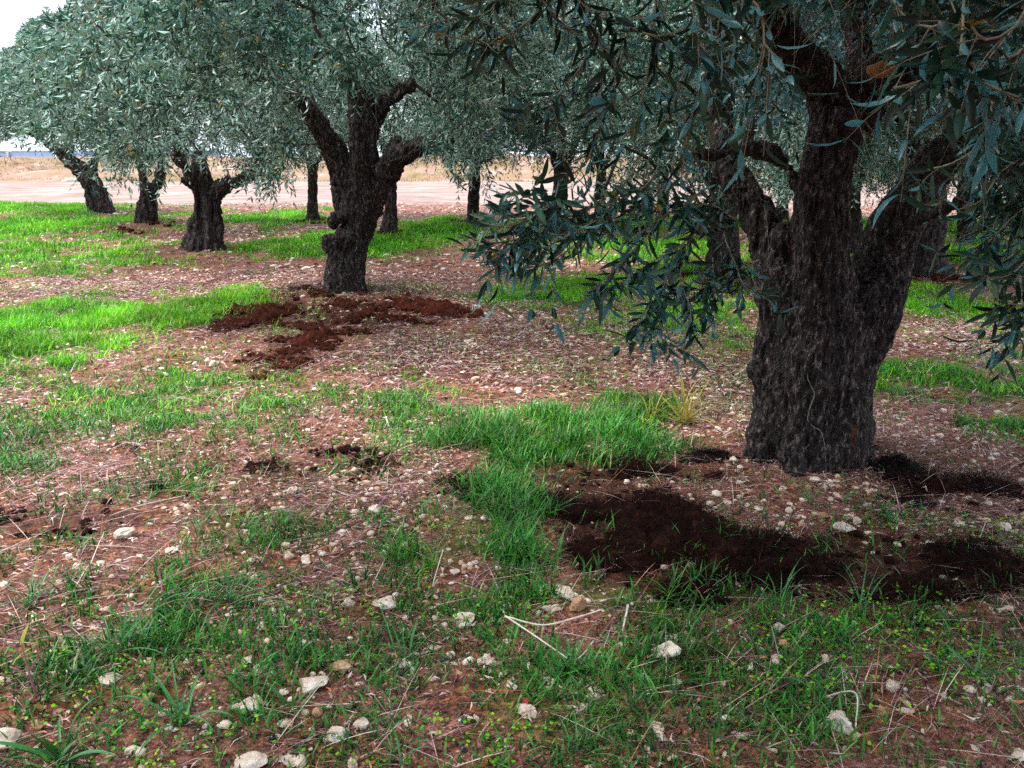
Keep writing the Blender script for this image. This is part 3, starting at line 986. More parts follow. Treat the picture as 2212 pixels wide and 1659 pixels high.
r_ = 0.0027
P1, R1 = resample(np.array([gp(1090, 1362, 0.075), gp(1170, 1377, 0.07), gp(1240, 1368, 0.075), gp(1300, 1353, 0.085)]), np.array([r_, r_, r_, r_ * 0.9]), 0.01)
P2, R2 = resample(np.array([gp(1092, 1362, 0.075), gp(1150, 1394, 0.06), gp(1225, 1434, 0.035)]), np.array([r_, r_, r_ * 0.8]), 0.01)
V, Fs = merge([tube(P1, R1, 8), tube(P2, R2, 8)])
o = mk('dry_twig', V, Fs, M_DRYTWIG, smooth=True)
local(o, P1[0]); o.location = P1[0]
tag(o, 'forked bleached twig lying in the grass like an open V', 'twig')
stick('dry_twig', [gp(1240, 1432, 0.02), gp(1262, 1415, 0.025), gp(1282, 1392, 0.03)], [0.002, 0.0022, 0.0018], M_DRYTWIG, 'short pale stalk leaning just right of the forked twig', 'twig')
stick('dry_twig', [gp(1345, 1358, 0.01), gp(1352, 1335, 0.03), gp(1356, 1322, 0.045)], [0.003, 0.0035, 0.004], M_DRYTWIG, 'stubby upright split straw right of the squarish tan stone', 'twig')
stick('dry_twig', [gp(845, 905, 0.02), gp(835, 915, 0.06), gp(850, 925, 0.01), gp(905, 925, 0.01)], [0.003, 0.004, 0.003, 0.0025], M_DRYTWIG, 'angled pale stalk on the litter left of the tall grass', 'twig')
stick('dry_twig', [gp(240, 1120, 0.03), gp(300, 1098, 0.03), gp(400, 1068, 0.02)], [0.002, 0.0025, 0.002], M_DRYTWIG, 'long thin pale twig crossing the dark crumbs at left', 'twig')
stick('bent_straw', [gp(1765, 1515, 0.01), gp(1840, 1535, 0.06), gp(1846, 1590, 0.02)], [0.001, 0.0012, 0.001], M_DRYTWIG, 'bent dry straw leaning over the jagged white rock', 'straw')
stick('bent_straw', [gp(945, 1250, 0.01), gp(935, 1275, 0.04), gp(958, 1215, 0.07)], [0.0015, 0.002, 0.001], M_DRYTWIG, 'dry grass blade standing at the bare red hump', 'straw')
stick('dark_stalk', [gp(352, 1290, 0), gp(350, 1270, 0.05), gp(348, 1262, 0.09), gp(362, 1262, 0.1)], [0.0025, 0.0025, 0.002, 0.0012], M_PURPLE, 'short dark reddish stalk standing in front of the manure strip', 'stalk')


def arc_tuft(name, px, py, blds, mat, label, cat='grass tuft', seed=1, wide=0.007, h=0.16, spread=1.0, group=None):
    """tuft with long arching blades; a root crown and a mesh of blades"""
    rng = np.random.default_rng(seed)
    g = ground(px, py)
    z = float(hgt(g[0], g[1]))
    t = thing(name, label, cat, (g[0], g[1], z), group)
    V, F4, F3, R, off = [], [], [], [], 0
    S = 9
    for k in range(int(blds * 1.8)):
        az = rng.uniform(0, 6.28)
        L_ = h * rng.uniform(0.3, 1.2)
        el = rng.uniform(0.35, 1.5)
        w = wide * rng.uniform(0.35, 0.95)
        p = np.array([rng.normal(0, 0.012), rng.normal(0, 0.012), -0.005])
        dirh = np.array([math.cos(az), math.sin(az), 0])
        sd = np.array([-math.sin(az), math.cos(az), 0])
        rows = []
        for s in range(S + 1):
            tt = s / S
            e = el - tt * tt * 1.5 * spread * (0.6 + 0.6 * ((k * 7) % 5) / 5)
            ww = w * (0.55 + 1.5 * tt * (1 - tt)) * (1 - tt ** 3) + 0.0003
            mid_dip = -ww * 0.25
            upn = np.array([-math.sin(e) * dirh[0], -math.sin(e) * dirh[1], math.cos(e)])
            rows += [p - sd * ww / 2, p + upn * mid_dip, p + sd * ww / 2]
            p = p + (dirh * math.cos(e) + np.array([0, 0, 1]) * math.sin(e)) * L_ / S
        rows = np.array(rows)
        V.append(rows)
        i = np.arange(S)[:, None] * 3
        F4.append(np.concatenate([np.concatenate([i, i + 1, i + 4, i + 3], 1), np.concatenate([i + 1, i + 2, i + 5, i + 4], 1)]) + off)
        R.append(np.full(len(rows), rng.uniform()))
        off += len(rows)
    mk('blades', np.concatenate(V), [np.concatenate(F4)], mat, t, {'rnd': np.concatenate(R)}, smooth=True)
    return t


TUFTS = [
    (500, 1290, 9, M_TUFT, 'broad bladed grass tuft with long arching blades beside the dark stalk', 0.012, 0.24, 3),
    (250, 1400, 12, M_TUFT, 'loose tuft of long bending blades at the lower left', 0.008, 0.3, 4),
    (395, 1560, 8, M_TUFT, 'tuft with wide low leaves next to the long pale stone', 0.016, 0.2, 5),
    (125, 1640, 9, M_TUFT, 'dark broad leaved tuft in the bottom left corner', 0.02, 0.18, 6),
    (640, 1530, 6, M_TUFT, 'small tuft with one wide leaf beside the long weathered stone', 0.011, 0.13, 7),
    (880, 1420, 9, M_TUFT, 'leaning fine bladed tuft beside the curled stone flake', 0.006, 0.2, 8),
    (1240, 1440, 14, M_TUFT, 'dense dark tuft growing at the end of the forked twig', 0.008, 0.15, 9),
    (1420, 1330, 12, M_GRASS, 'bright bushy tuft at the near edge of the dark manure', 0.005, 0.15, 10),
    (1690, 1310, 10, M_TUFT, 'spreading tuft in the manure below the front trunk', 0.006, 0.18, 11),
    (1850, 1330, 10, M_TUFT, 'tuft arching over the manure at lower right', 0.006, 0.2, 12),
    (1780, 1490, 8, M_TUFT, 'sparse tuft behind the jagged white rock', 0.008, 0.15, 13),
    (2110, 1480, 10, M_TUFT, 'dim grass tuft near the right edge', 0.01, 0.2, 14),
    (1250, 1620, 9, M_TUFT, 'upright tuft at the bottom edge right of centre', 0.007, 0.16, 15),
    (850, 1640, 8, M_TUFT, 'upright tuft at the bottom edge left of centre', 0.008, 0.14, 16),
    (930, 1215, 16, M_GRASS, 'round bright tuft behind the bare red hump', 0.005, 0.13, 17),
    (1130, 1190, 16, M_TUFT, 'bluish arching tuft in the middle of the grass', 0.006, 0.18, 18),
    (1020, 1090, 14, M_TUFT, 'long bladed tuft left of the manure spread', 0.006, 0.2, 19),
    (1190, 1100, 14, M_TUFT, 'tall tuft on the left border of the manure spread', 0.006, 0.2, 20),
    (1480, 915, 34, M_YTUFT, 'yellowing grass tuft left of the big front trunk', 0.014, 0.34, 21),
    (1405, 905, 14, M_YTUFT, 'smaller yellowing tuft beside the bigger one', 0.011, 0.24, 22),
    (1750, 1090, 14, M_TUFT, 'dark grass tuft right in front of the big trunk foot', 0.006, 0.13, 23),
    (430, 1150, 8, M_TUFT, 'thin tuft at the end of the long thin pale twig', 0.006, 0.16, 24),
    (60, 1290, 12, M_TUFT, 'pale tipped tuft at the left edge', 0.008, 0.26, 25),
    (690, 900, 8, M_TUFT, 'small upright tuft on the stony ground left of centre', 0.008, 0.16, 26),
]
for px, py, nb, mt, lab, wd, hh, sd in TUFTS:
    arc_tuft('grass_tuft', px, py, nb, mt, lab, seed=sd, wide=wd, h=hh)


def clover():
    rng = np.random.default_rng(31)
    x, y = scatter(9000, 1.3, 3.6, lambda x, y: np.clip(0.1 + 1.6 * (vnoise(x * 3, y * 3, seed=81) - 0.1) + 0.15 * (x > 0.3), 0, 1) * (1 - np.clip(mask(MANURE, x, y), 0, 1)) * (y < 3.0), rng)
    n = len(x)
    k = 4
    S = 6
    x = np.repeat(x, k) + rng.normal(0, 0.008, n * k)
    y = np.repeat(y, k) + rng.normal(0, 0.008, n * k)
    n *= k
    R = rng.uniform(0.0025, 0.006, n)
    c = np.stack([x, y, hgt(x, y) + rng.uniform(0.008, 0.03, n)], 1)
    nn = norm(np.stack([rng.normal(0, 0.35, n), rng.normal(0, 0.35, n), np.ones(n)], 1))
    u = norm(np.cross(nn, np.array([0, 1.0, 0])))
    v = np.cross(nn, u)
    a = np.arange(S) / S * 6.283
    V = c[:, None] + R[:, None, None] * (np.cos(a)[None, :, None] * u[:, None] + np.sin(a)[None, :, None] * v[:, None])
    Fs = np.arange(n * S).reshape(n, S)
    o = mk('clover', V.reshape(-1, 3), [Fs], M_GRASS, attrs={'rnd': np.repeat(rng.uniform(0, 0.9, n), S)})
    tag(o, 'tiny round clover leaves growing low over the near soil', kind='stuff')


clover()

# purple stemmed weed at left edge
t = thing('dead_weed', 'dead weed with a reddish purple stem and bare forks at the lower left edge', 'weed', tuple(gp(78, 1500, 0)))
b0 = gp(78, 1500, 0)
w1 = [np.array([0, 0, 0]), np.array([-0.005, 0, 0.06]), np.array([-0.01, 0, 0.12])]
parts = []
for pts, r0 in [([(0, 0, 0), (-0.006, 0, 0.06), (-0.01, 0, 0.13), (-0.012, 0, 0.17)], 0.0035), ([(-0.01, 0, 0.12), (-0.04, 0.01, 0.15), (-0.07, 0.0, 0.18), (-0.08, 0, 0.21)], 0.002), ([(-0.005, 0, 0.08), (0.02, 0.01, 0.12), (0.03, 0, 0.17)], 0.0018), ([(-0.006, 0, 0.05), (-0.03, -0.01, 0.09), (-0.05, -0.01, 0.10)], 0.0018)]:
    P, R = resample(np.array(pts, float), np.linspace(r0, r0 * 0.5, len(pts)), 0.01)
    parts.append(tube(P, R, 8))
V, Fs = merge(parts)
mk('stem', V, Fs, M_PURPLE, t, smooth=True)
rng = np.random.default_rng(2)
V, Fs, r = blades(np.array([-0.012, -0.08, 0.03, -0.05]), np.zeros(4), np.array([0.165, 0.2, 0.165, 0.1]), np.full(4, 0.05), np.full(4, 0.012), np.full(4, 0.5), rng.uniform(0, 6.28, 4), np.full(4, 0.6), np.array([0.5, 0.7, 0.8, 0.4]), 3)
mk('dry_leaves', V, Fs, M_YTUFT, t, {'rnd': r})

# coloured fallen leaves
for px, py, col, lab in [(300, 1212, (0.75, 0.42, 0.02), 'bright yellow fallen leaf on the soil at left'), (568, 1492, (0.75, 0.10, 0.02), 'orange red fallen leaf standing by the beige stone'), (1130, 1530, (0.55, 0.05, 0.04), 'dark red fallen leaf in the grass near the bottom')]:
    rng = np.random.default_rng(int(px))
    m, nt, out = newmat('fallen_leaf_colour')
    p = N(nt, 'ShaderNodeBsdfPrincipled')
    tcn = nt.nodes.new('ShaderNodeTexCoord')
    cc = mixc(nt, noise(nt, tcn.outputs['Object'], 90, 3), tuple(c * 0.55 for c in col), col)
    nt.links.new(cc, p.inputs['Base Color'])
    p.inputs['Roughness'].default_value = 0.5
    nt.links.new(p.outputs[0], out.inputs[0])
    tt = np.linspace(0, 1, 8)
    w = 0.009 * np.sin(tt * math.pi) ** 0.8 + 0.0004
    mid = np.stack([tt * 0.04 - 0.02, 0 * tt, 0.006 + 0.012 * tt * tt], 1)
    V = np.stack([mid + np.stack([0 * tt, -w, 0.003 + 0 * tt], 1), mid, mid + np.stack([0 * tt, w, 0.004 + 0 * tt], 1)], 1).reshape(-1, 3)
    i = np.arange(7)[:, None] * 3
    q = np.concatenate([np.concatenate([i, i + 1, i + 4, i + 3], 1), np.concatenate([i + 1, i + 2, i + 5, i + 4], 1)])
    o = mk('fallen_leaf', V, [q], m, smooth=True)
    o.location = tuple(gp(px, py, 0.006))
    o.rotation_euler = (0.3, -0.3, rng.uniform(0, 6))
    tag(o, lab, 'leaf')

# ------------------------------------------------------------------ trees
def leaves_mesh(P, D, W, L_, wid, detail, rng, up=None):
    """P base, D direction, W width direction (unit), detail 0 kite, 1 six-vertex, 2 folded eight-vertex"""
    n = len(P)
    nrm = np.cross(D, W)
    L_ = L_[:, None]
    w = (wid * 0.5)[:, None]
    curl = (rng.normal(0.0, 0.10, n))[:, None] * L_
    if detail == 0:
        c = P + D * L_ * 0.45 + nrm * curl
        V = np.stack([P, c - W * w, P + D * L_, c + W * w], 1)
        i = np.arange(n)[:, None] * 4
        return V.reshape(-1, 3), [np.concatenate([np.concatenate([i, i + 1, i + 2], 1), np.concatenate([i, i + 2, i + 3], 1)])], 4
    if detail == 1:
        a = P + D * L_ * 0.28 + nrm * curl * 0.7
        b = P + D * L_ * 0.66 + nrm * curl
        V = np.stack([P, a - W * w * 0.9, a + W * w * 0.9, b - W * w * 0.85, b + W * w * 0.85, P + D * L_], 1)
        i = np.arange(n)[:, None] * 6
        return V.reshape(-1, 3), [np.concatenate([np.concatenate([i, i + 1, i + 2], 1), np.concatenate([i + 3, i + 5, i + 4], 1)]), np.concatenate([i + 1, i + 3, i + 4, i + 2], 1)], 6
    f = nrm * (w * 0.35)
    rows = [P - D * 0.0]
    ts, ws = [0.14, 0.36, 0.62, 0.84], [0.55, 0.98, 0.9, 0.5]
    for t_, w_ in zip(ts, ws):
        c = P + D * L_ * t_ + nrm * curl * (4 * t_ * (1 - t_))
        rows += [c - W * w * w_ + f * w_, c, c + W * w * w_ + f * w_]
    rows.append(P + D * L_)
    k = len(rows)
    V = np.stack(rows, 1)
    i = np.arange(n)[:, None] * k
    F3 = [np.concatenate([i, i + 1, i + 2], 1), np.concatenate([i, i + 2, i + 3], 1)]
    F4 = []
    for s in range(3):
        o_ = 1 + 3 * s
        F4 += [np.concatenate([i + o_, i + o_ + 3, i + o_ + 4, i + o_ + 1], 1), np.concatenate([i + o_ + 1, i + o_ + 4, i + o_ + 5, i + o_ + 2], 1)]
    e = k - 1
    F3 += [np.concatenate([i + 10, i + e, i + 11], 1), np.concatenate([i + 11, i + e, i + 12], 1)]
    return V.reshape(-1, 3), [np.concatenate(F3), np.concatenate(F4)], k


def shoots(P0, D, L_, K, rng, leaf_len, leaf_w, detail, droop=0.35, twig_r=0.0012, keep=None, curveK=None):
    """leafy shoots: returns (leafV, leafF, leafRnd), (twigV, twigF)"""
    S = len(P0)
    down = np.array([0, 0, -1.0])
    tk = (np.arange(K) + 1) / (K + 0.3)
    dr = (droop * rng.uniform(0.2, 1.6, S)) if np.isscalar(droop) else droop
    pos = P0[:, None] + D[:, None] * (L_[:, None] * tk[None])[..., None] + down * ((L_ * dr)[:, None] * tk[None] ** 2)[..., None]
    tan = norm(D[:, None] + down * (2 * dr[:, None] * tk[None])[..., None])
    rv = norm(rng.normal(size=(S, 1, 3)))
    u = norm(np.cross(tan, np.broadcast_to(rv, tan.shape)))
    v = np.cross(tan, u)
    ang = (np.arange(K) * (math.pi / 2))[None] + rng.normal(0, 0.35, (S, K))
    out = []
    for sgn in (1, -1):
        side = sgn * (np.cos(ang)[..., None] * u + np.sin(ang)[..., None] * v)
        ld = norm(tan * rng.uniform(0.35, 1.0, (S, K, 1)) + side * rng.uniform(0.6, 1.1, (S, K, 1)) + down * 0.15 + rng.normal(0, 0.18, (S, K, 3)))
        wv = norm(np.cross(tan, side) + rng.normal(0, 0.25, (S, K, 3)))
        wv = norm(wv - ld * np.sum(wv * ld, -1, keepdims=True))
        nn = np.cross(ld, wv)
        fl = np.sign(np.sum(nn * tan, -1, keepdims=True))
        fl[fl == 0] = 1
        wv = wv * fl
        out.append((pos, ld, wv))
    P = np.concatenate([o_[0].reshape(-1, 3) for o_ in out])
    Dd = np.concatenate([o_[1].reshape(-1, 3) for o_ in out])
    W = np.concatenate([o_[2].reshape(-1, 3) for o_ in out])
    if keep is None:
        km = rng.uniform(size=len(P)) < 0.9
    else:
        km = keep(P) & (rng.uniform(size=len(P)) < 0.9)
    P, Dd, W = P[km], Dd[km], W[km]
    n = len(P)
    ll = leaf_len * rng.uniform(0.6, 1.2, n)
    lv, lf, k = leaves_mesh(P, Dd, W, ll, leaf_w * rng.uniform(0.75, 1.2, n), detail, rng)
    clump = np.clip(rng.normal(0.42, 0.32, n) + 0.12 * vnoise(P[:, 0] * 2.3, P[:, 1] * 2.3, P[:, 2] * 2.3, seed=90), 0.0, 0.96)
    clump = np.where(rng.uniform(size=n) < 0.006, 0.995, clump)
    r = np.repeat(clump, k)
    # twig strips: 3-sided
    ts = np.linspace(0, 1, 4)
    c = P0[:, None] + D[:, None] * (L_[:, None] * ts[None])[..., None] + down * ((L_ * dr)[:, None] * ts[None] ** 2)[..., None]
    a = np.arange(3) / 3 * 2 * math.pi
    u0 = norm(np.cross(D, norm(rng.normal(size=(S, 3)))))
    v0 = np.cross(D, u0)
    ring = (np.cos(a)[None, :, None] * u0[:, None] + np.sin(a)[None, :, None] * v0[:, None])
    rad = twig_r * np.array([1.3, 1.1, 0.85, 0.4])
    TV = (c[:, :, None] + ring[:, None] * rad[None, :, None, None]).reshape(-1, 3)
    i = (np.arange(S)[:, None, None] * 12 + np.arange(3)[None, :, None] * 3)
    j = np.arange(3)[None, None]
    j2 = (j + 1) % 3
    TF = np.stack([i + j, i + j2, i + 3 + j2, i + 3 + j], -1).reshape(-1, 4)
    return (lv, lf, r), (TV, [TF])


def grow(starts, srad, clusters, rng, arch=0.25, step=0.25):
    """greedy branching: connect every cluster centre to the nearest branch node; returns tubes"""
    nodes = [np.array(s) for s in starts]
    par = [-1] * len(nodes)
    dist0 = [0.0] * len(nodes)
    st_ = np.array(starts)
    d = np.min(np.linalg.norm(clusters[:, None] - st_[None], axis=2), axis=1)
    order = np.argsort(d)
    ends = []
    for ci in order:
        c = clusters[ci]
        A = np.array(nodes)
        dd = np.linalg.norm(A - c, axis=1) + 0.25 * np.array(dist0)
        dd = dd + 0.6 * np.maximum(A[:, 2] - c[2], 0) * 0
        k = int(np.argmin(dd))
        a = A[k]
        L_ = np.linalg.norm(c - a)
        m = max(1, int(L_ / step))
        perp = rng.normal(0, 0.09 * L_, 3)
        prev = k
        for s in range(1, m + 1):
            t_ = s / m
            p = a + (c - a) * t_ + perp * math.sin(t_ * math.pi) + np.array([0, 0, arch * L_ * math.sin(t_ * math.pi)]) * 0.6
            nodes.append(p)
            par.append(prev)
            dist0.append(dist0[prev] + np.linalg.norm(p - A[k] if s == 1 else p - nodes[prev]))
            prev = len(nodes) - 1
        ends.append(prev)
    n = len(nodes)
    ar = np.zeros(n)
    ch = [[] for _ in range(n)]
    for i in range(n):
        if par[i] >= 0:
            ch[par[i]].append(i)
    ex = 2.1
    for i in range(n - 1, -1, -1):
        if not ch[i]:
            ar[i] += 0.0045 ** ex
        ar[i] += 0.0012 ** ex
        if par[i] >= 0:
            ar[par[i]] += ar[i]
    rad = ar ** (1 / ex)
    for i in range(len(starts)):
        rad[i] = min(rad[i], srad[i])
    for i in range(n):
        if par[i] >= 0:
            rad[i] = min(rad[i], rad[par[i]])
    return np.array(nodes), par, rad, ch


def branch_tubes(nodes, par, rad, ch, nstart, sides=6):
    parts = []
    stack = [(i, c) for i in range(nstart) for c in ch[i]]
    while stack:
        a, b = stack.pop()
        chain = [a, b]
        while ch[chain[-1]]:
            kids = sorted(ch[chain[-1]], key=lambda q: -rad[q])
            for q in kids[1:]:
                stack.append((chain[-1], q))
            chain.append(kids[0])
        P = nodes[chain]
        R = rad[chain].copy()
        R[0] = min(R[0], R[1] * 1.25)
        if len(P) < 2:
            continue
        P, R = resample(P, R, 0.12)
        parts.append(tube(P, R, sides, cap=False))
    return parts


def make_trunk(parent, tubes, burls, voxel, mat, seed, flute=0.16, disp=0.012, bscale=1.0, base_loc=(0, 0, 0), slim=0.0, thick=0.92):
    """limbs as overlapping closed tubes -> voxel remesh -> smoothing -> real bark relief"""
    parts = []
    for k, tb in enumerate(tubes):
        P = np.array([at(a[0], a[1], a[2]) for a in tb])
        R = np.array([a[3] for a in tb]) * depth(P) / F * thick
        R = R * (1 - (slim * sstep(0.75, 1.1, P[:, 2])))
        P, R = resample(P, R, max(0.03, voxel * 3))
        fl = flute if R[0] > 0.09 else flute * 0.6
        parts.append(tube(P, R, 48, flute=fl, seed=seed + k, twist=0.02, nlobe=7 if R[0] > 0.15 else 5))
    for (px, py, Y, r) in burls:
        p = at(px, py, Y)
        rm = r * depth(p) / F
        V0, F0 = ICO[2]
        V = V0 * (1 + 0.25 * fbm(V0[:, 0] * 2, V0[:, 1] * 2, V0[:, 2] * 2, seed=int(px), octv=2))[:, None] * rm + p
        parts.append((V, [F0]))
    V, Fs = merge(parts)
    tmp = mk('tmp_trunk', V, Fs)
    md = tmp.modifiers.new('r', 'REMESH')
    md.mode = 'VOXEL'
    md.voxel_size = voxel
    ms = tmp.modifiers.new('s', 'SMOOTH')
    ms.iterations = 5
    ms.factor = 0.5
    dg = bpy.context.evaluated_depsgraph_get()
    me = bpy.data.meshes.new_from_object(tmp.evaluated_get(dg))
    old = tmp.data
    bpy.data.objects.remove(tmp)
    bpy.data.meshes.remove(old)
    n = len(me.vertices)
    co = np.empty(n * 3, np.float32)
    me.vertices.foreach_get('co', co)
    no = np.empty(n * 3, np.float32)
    me.vertex_normals.foreach_get('vector', no)
    co = co.reshape(-1, 3).astype(float)
    no = no.reshape(-1, 3).astype(float)
    x, y, z = co.T
    # strands (large), ridges (mid), plates (small)
    s = bscale
    wx = 0.05 * fbm(x * 3, y * 3, z * 3, seed=seed + 3, octv=2)
    big = 1.35 * fbm((x + wx) * 8, (y + wx) * 8, z * 0.8, seed=seed, octv=2) - 0.9 * np.clip(1 - 4 * np.abs(vnoise((x + wx) * 9 + z * 0.6, (y + wx) * 9, z * 0.7, seed=seed + 8)), 0, 1)
    rid = 1 - 2 * np.abs(fbm((x + wx) * 22 * s, (y + wx) * 22 * s, z * 3.0 * s, seed=seed + 1, octv=3))
    pl = 1 - 2 * np.abs(fbm((x + wx) * 60 * s, (y + wx) * 60 * s, z * 11 * s, seed=seed + 2, octv=2))
    rid = np.sign(rid) * np.abs(rid) ** 0.7
    dsp = disp * (1.2 * big + 0.95 * rid + 0.75 * pl)
    co = co + no * dsp[:, None]
    me.vertices.foreach_set('co', (co - np.asarray(base_loc)).astype(np.float32).ravel())
    me.polygons.foreach_set('use_smooth', np.ones(len(me.polygons), bool))
    me.materials.clear()
    me.materials.append(mat)
    me.update()
    me.name = 'trunk'
    o = bpy.data.objects.new('trunk', me)
    C.objects.link(o)
    o.parent = parent
    return o


def crown_clusters(n, cx, cy, cz, rx, ry, rz, rng, zmin=1.2, hollow=0.5):
    """umbrella-like olive crown: outer shell plus some inside above"""
    out = []
    tries = 0
    while len(out) < n and tries < 200000:
        tries += 1
        q = rng.normal(size=3)
        q /= np.linalg.norm(q)
        r = rng.uniform(0, 1) ** 0.35
        if r < hollow and rng.uniform() < 0.7:
            continue
        az = math.atan2(q[1], q[0])
        lump = 1 + 0.18 * math.sin(az * 3 + cx * 5) + 0.12 * math.sin(az * 5 + cy * 3)
        p = np.array([cx + q[0] * r * rx * lump, cy + q[1] * r * ry * lump, cz + q[2] * r * rz])
        hr = math.hypot((p[0] - cx) / rx, (p[1] - cy) / ry)
        if p[2] < zmin + 0.75 * max(0, 0.62 - hr):
            continue
        if out and np.min(np.linalg.norm(np.array(out) - p, axis=1)) < 0.16:
            continue
        out.append(p)
    return np.array(out)


def build_tree(base_px, Y, tubes, burls, crown, label, seed, voxel, nsh, K, leaf_len, leaf_w, detail, ncl, mat_leaf, mat_bark=M_BARK_FAR, zmin=1.2, disp=0.012, keep=None, extra=None, hollow=0.5, flute=0.16, bscale=1.0, name='olive_tree', shoot_len=(0.14, 0.34), starts_from=None, csize=0.3, slim=0.0):
    rng = np.random.default_rng(seed)
    b = at(base_px[0], base_px[1], Y)
    loc = np.array([b[0], b[1], float(hgt(b[0], b[1]))])
    root = thing(name, label, 'tree', tuple(loc), None)
    trunk = make_trunk(root, tubes, burls, voxel, mat_bark, seed, disp=disp, base_loc=loc, flute=flute, bscale=bscale, slim=slim, thick=0.88 if slim else 0.92)
    cx, cy, cz, rx, ry, rz = crown
    cl = crown_clusters(ncl, b[0] + cx, b[1] + cy, cz, rx, ry, rz, rng, zmin, hollow)
    if keep is keepTL or keep is globals().get('keep4') or keep is globals().get('keep1'):
        cl = cl[keepTL(cl)]
    if extra is not None:
        cl = np.concatenate([cl, extra])
    starts, srad = [], []
    for tb in tubes:
        e = tb[-1]
        p = at(e[0], e[1], e[2])
        if p[2] > 0.8:
            starts.append(p)
            srad.append(e[3] * depth(p) / F)
    nodes, par, rad, ch = grow(starts, srad, cl, rng)
    bt = branch_tubes(nodes, par, rad, ch, len(starts))
    # shoots round every outer branch node, density by cluster
    tipn = np.array([i for i in range(len(nodes)) if rad[i] < 0.014 and i >= len(starts)])
    if len(tipn) == 0:
        tipn = np.arange(len(nodes))
    pick = rng.choice(tipn, nsh)
    pk = nodes[pick] + np.clip(rng.normal(0, csize * 0.55, (nsh, 3)), -csize * 1.4, csize * 1.4) * np.array([1, 1, 0.8])
    cc = np.array([b[0] + cx, b[1] + cy, cz])
    outd = norm(pk - cc)
    D = norm(outd * 0.55 + norm(rng.normal(size=(nsh, 3))) * 0.9 + np.array([0, 0, 0.12]))
    L_ = rng.uniform(*shoot_len, nsh)
    if keep is not None:
        m = keep(pk)
        pk, D, L_ = pk[m], D[m], L_[m]
    m = pk[:, 2] > zmin - 0.25
    pk, D, L_ = pk[m], D[m], L_[m]
    (lv, lf, lr), (tv, tf) = shoots(pk, D, L_, K, rng, leaf_len, leaf_w, detail, keep=keep)
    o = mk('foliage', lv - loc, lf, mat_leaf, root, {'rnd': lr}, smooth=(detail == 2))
    V, Fs = merge(bt)
    mk('branches', V - loc, Fs, M_BRANCH, root, smooth=True)
    mk('twigs', tv - loc, tf, M_TWIG, root)
    return root, trunk, loc


# ---- generic far tree from a few numbers
def far_tree(px, py, rpx, lean, label, seed, crown=None, forks=((-0.5, 0.9), (0.55, 0.9)), hz=1.25, nsh=5200, zmin=1.25, **kw):
    g = ground(px, py)
    Y = g[1] + 0.15
    g3 = np.array([g[0], Y, 0])
    sc = F / depth(g3)
    hpx = lambda h: proj(np.array([g[0], Y, h]))[1]
    h0 = py + 0.04 * sc
    t_ = [[(px, h0 + 0.06 * sc, Y, rpx * 1.45), (px + lean * 0.1, hpx(0.2), Y, rpx * 1.1), (px + lean * 0.4, hpx(0.6), Y, rpx * 0.95), (px + lean * 0.8, hpx(0.95), Y, rpx * 0.9), (px + lean, hpx(hz), Y, rpx * 0.9)]]
    for k, (fx, fz) in enumerate(forks):
        t_.append([(px + lean * 0.85, hpx(hz - 0.2), Y, rpx * 0.6), (px + lean + fx * 0.45 * sc, hpx(hz + fz * 0.35), Y + 0.15 * (-1) ** k, rpx * 0.45), (px + lean + fx * sc, hpx(hz + fz), Y + 0.35 * (-1) ** k, rpx * 0.28)])
    t_.append([(px + lean, hpx(hz - 0.1), Y, rpx * 0.6), (px + lean * 1.1, hpx(hz + 0.6), Y + 0.1, rpx * 0.4), (px + lean, hpx(hz + 1.1), Y + 0.2, rpx * 0.25)])
    cr = crown or (lean / sc, 0.1, 3.0, 2.4, 2.2, 1.9)
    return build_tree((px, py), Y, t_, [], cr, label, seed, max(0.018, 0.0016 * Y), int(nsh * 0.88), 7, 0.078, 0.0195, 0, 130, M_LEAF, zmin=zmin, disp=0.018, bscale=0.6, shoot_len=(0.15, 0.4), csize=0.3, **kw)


print('trees start', time.time() - T_START)
def keepTL(p):
    px, py = proj(p)
    return ~((px < 300) & (py < 115 - 0.8 * px + 50 * vnoise(px * 0.03, py * 0.03, seed=7)))


# ---------------- T1, the second tree
Y1 = 8.25
tubes1 = [
    [(744, 668, Y1, 58), (745, 640, Y1, 49), (746, 600, Y1, 42), (750, 560, Y1, 40), (760, 520, Y1, 38), (776, 490, Y1, 36), (778, 455, Y1, 42), (786, 418, Y1, 40)],
    [(706, 660, 8.1, 18), (722, 625, 8.1, 16), (730, 580, 8.15, 15), (735, 540, 8.15, 15)],
    [(792, 660, 8.15, 16), (780, 625, 8.15, 14), (772, 590, 8.2, 13)],
    [(775, 440, Y1, 30), (754, 380, Y1, 28), (728, 330, Y1, 25), (698, 283, 8.2, 21), (670, 240, 8.1, 17), (630, 200, 8.0, 12)],
    [(740, 470, 8.35, 14), (727, 400, 8.4, 12), (712, 350, 8.4, 11), (695, 310, 8.4, 10)],
    [(786, 430, Y1, 38), (785, 340, 8.2, 32), (780, 270, 8.2, 27), (779, 225, 8.2, 23), (784, 188, 8.2, 20)],
    [(785, 310, 8.25, 22), (812, 240, 8.3, 18), (850, 205, 8.35, 14), (895, 180, 8.3, 10)],
    [(780, 240, 8.2, 20), (765, 190, 8.1, 14), (740, 130, 7.9, 11)],
    [(796, 440, Y1, 30), (826, 390, 8.2, 24), (852, 350, 8.1, 23), (880, 328, 8.05, 22), (912, 316, 8.0, 18), (935, 318, 7.95, 15)],
    [(915, 312, 8.0, 10), (955, 302, 7.95, 8), (1010, 303, 7.9, 6)],
    [(845, 355, 8.1, 14), (850, 325, 8.2, 13), (862, 300, 8.3, 9)],
]
burls1 = [(736, 468, 8.12, 17), (722, 478, 8.15, 11), (717, 528, 8.14, 16), (746, 512, 8.1, 20), (706, 520, 8.12, 7)]
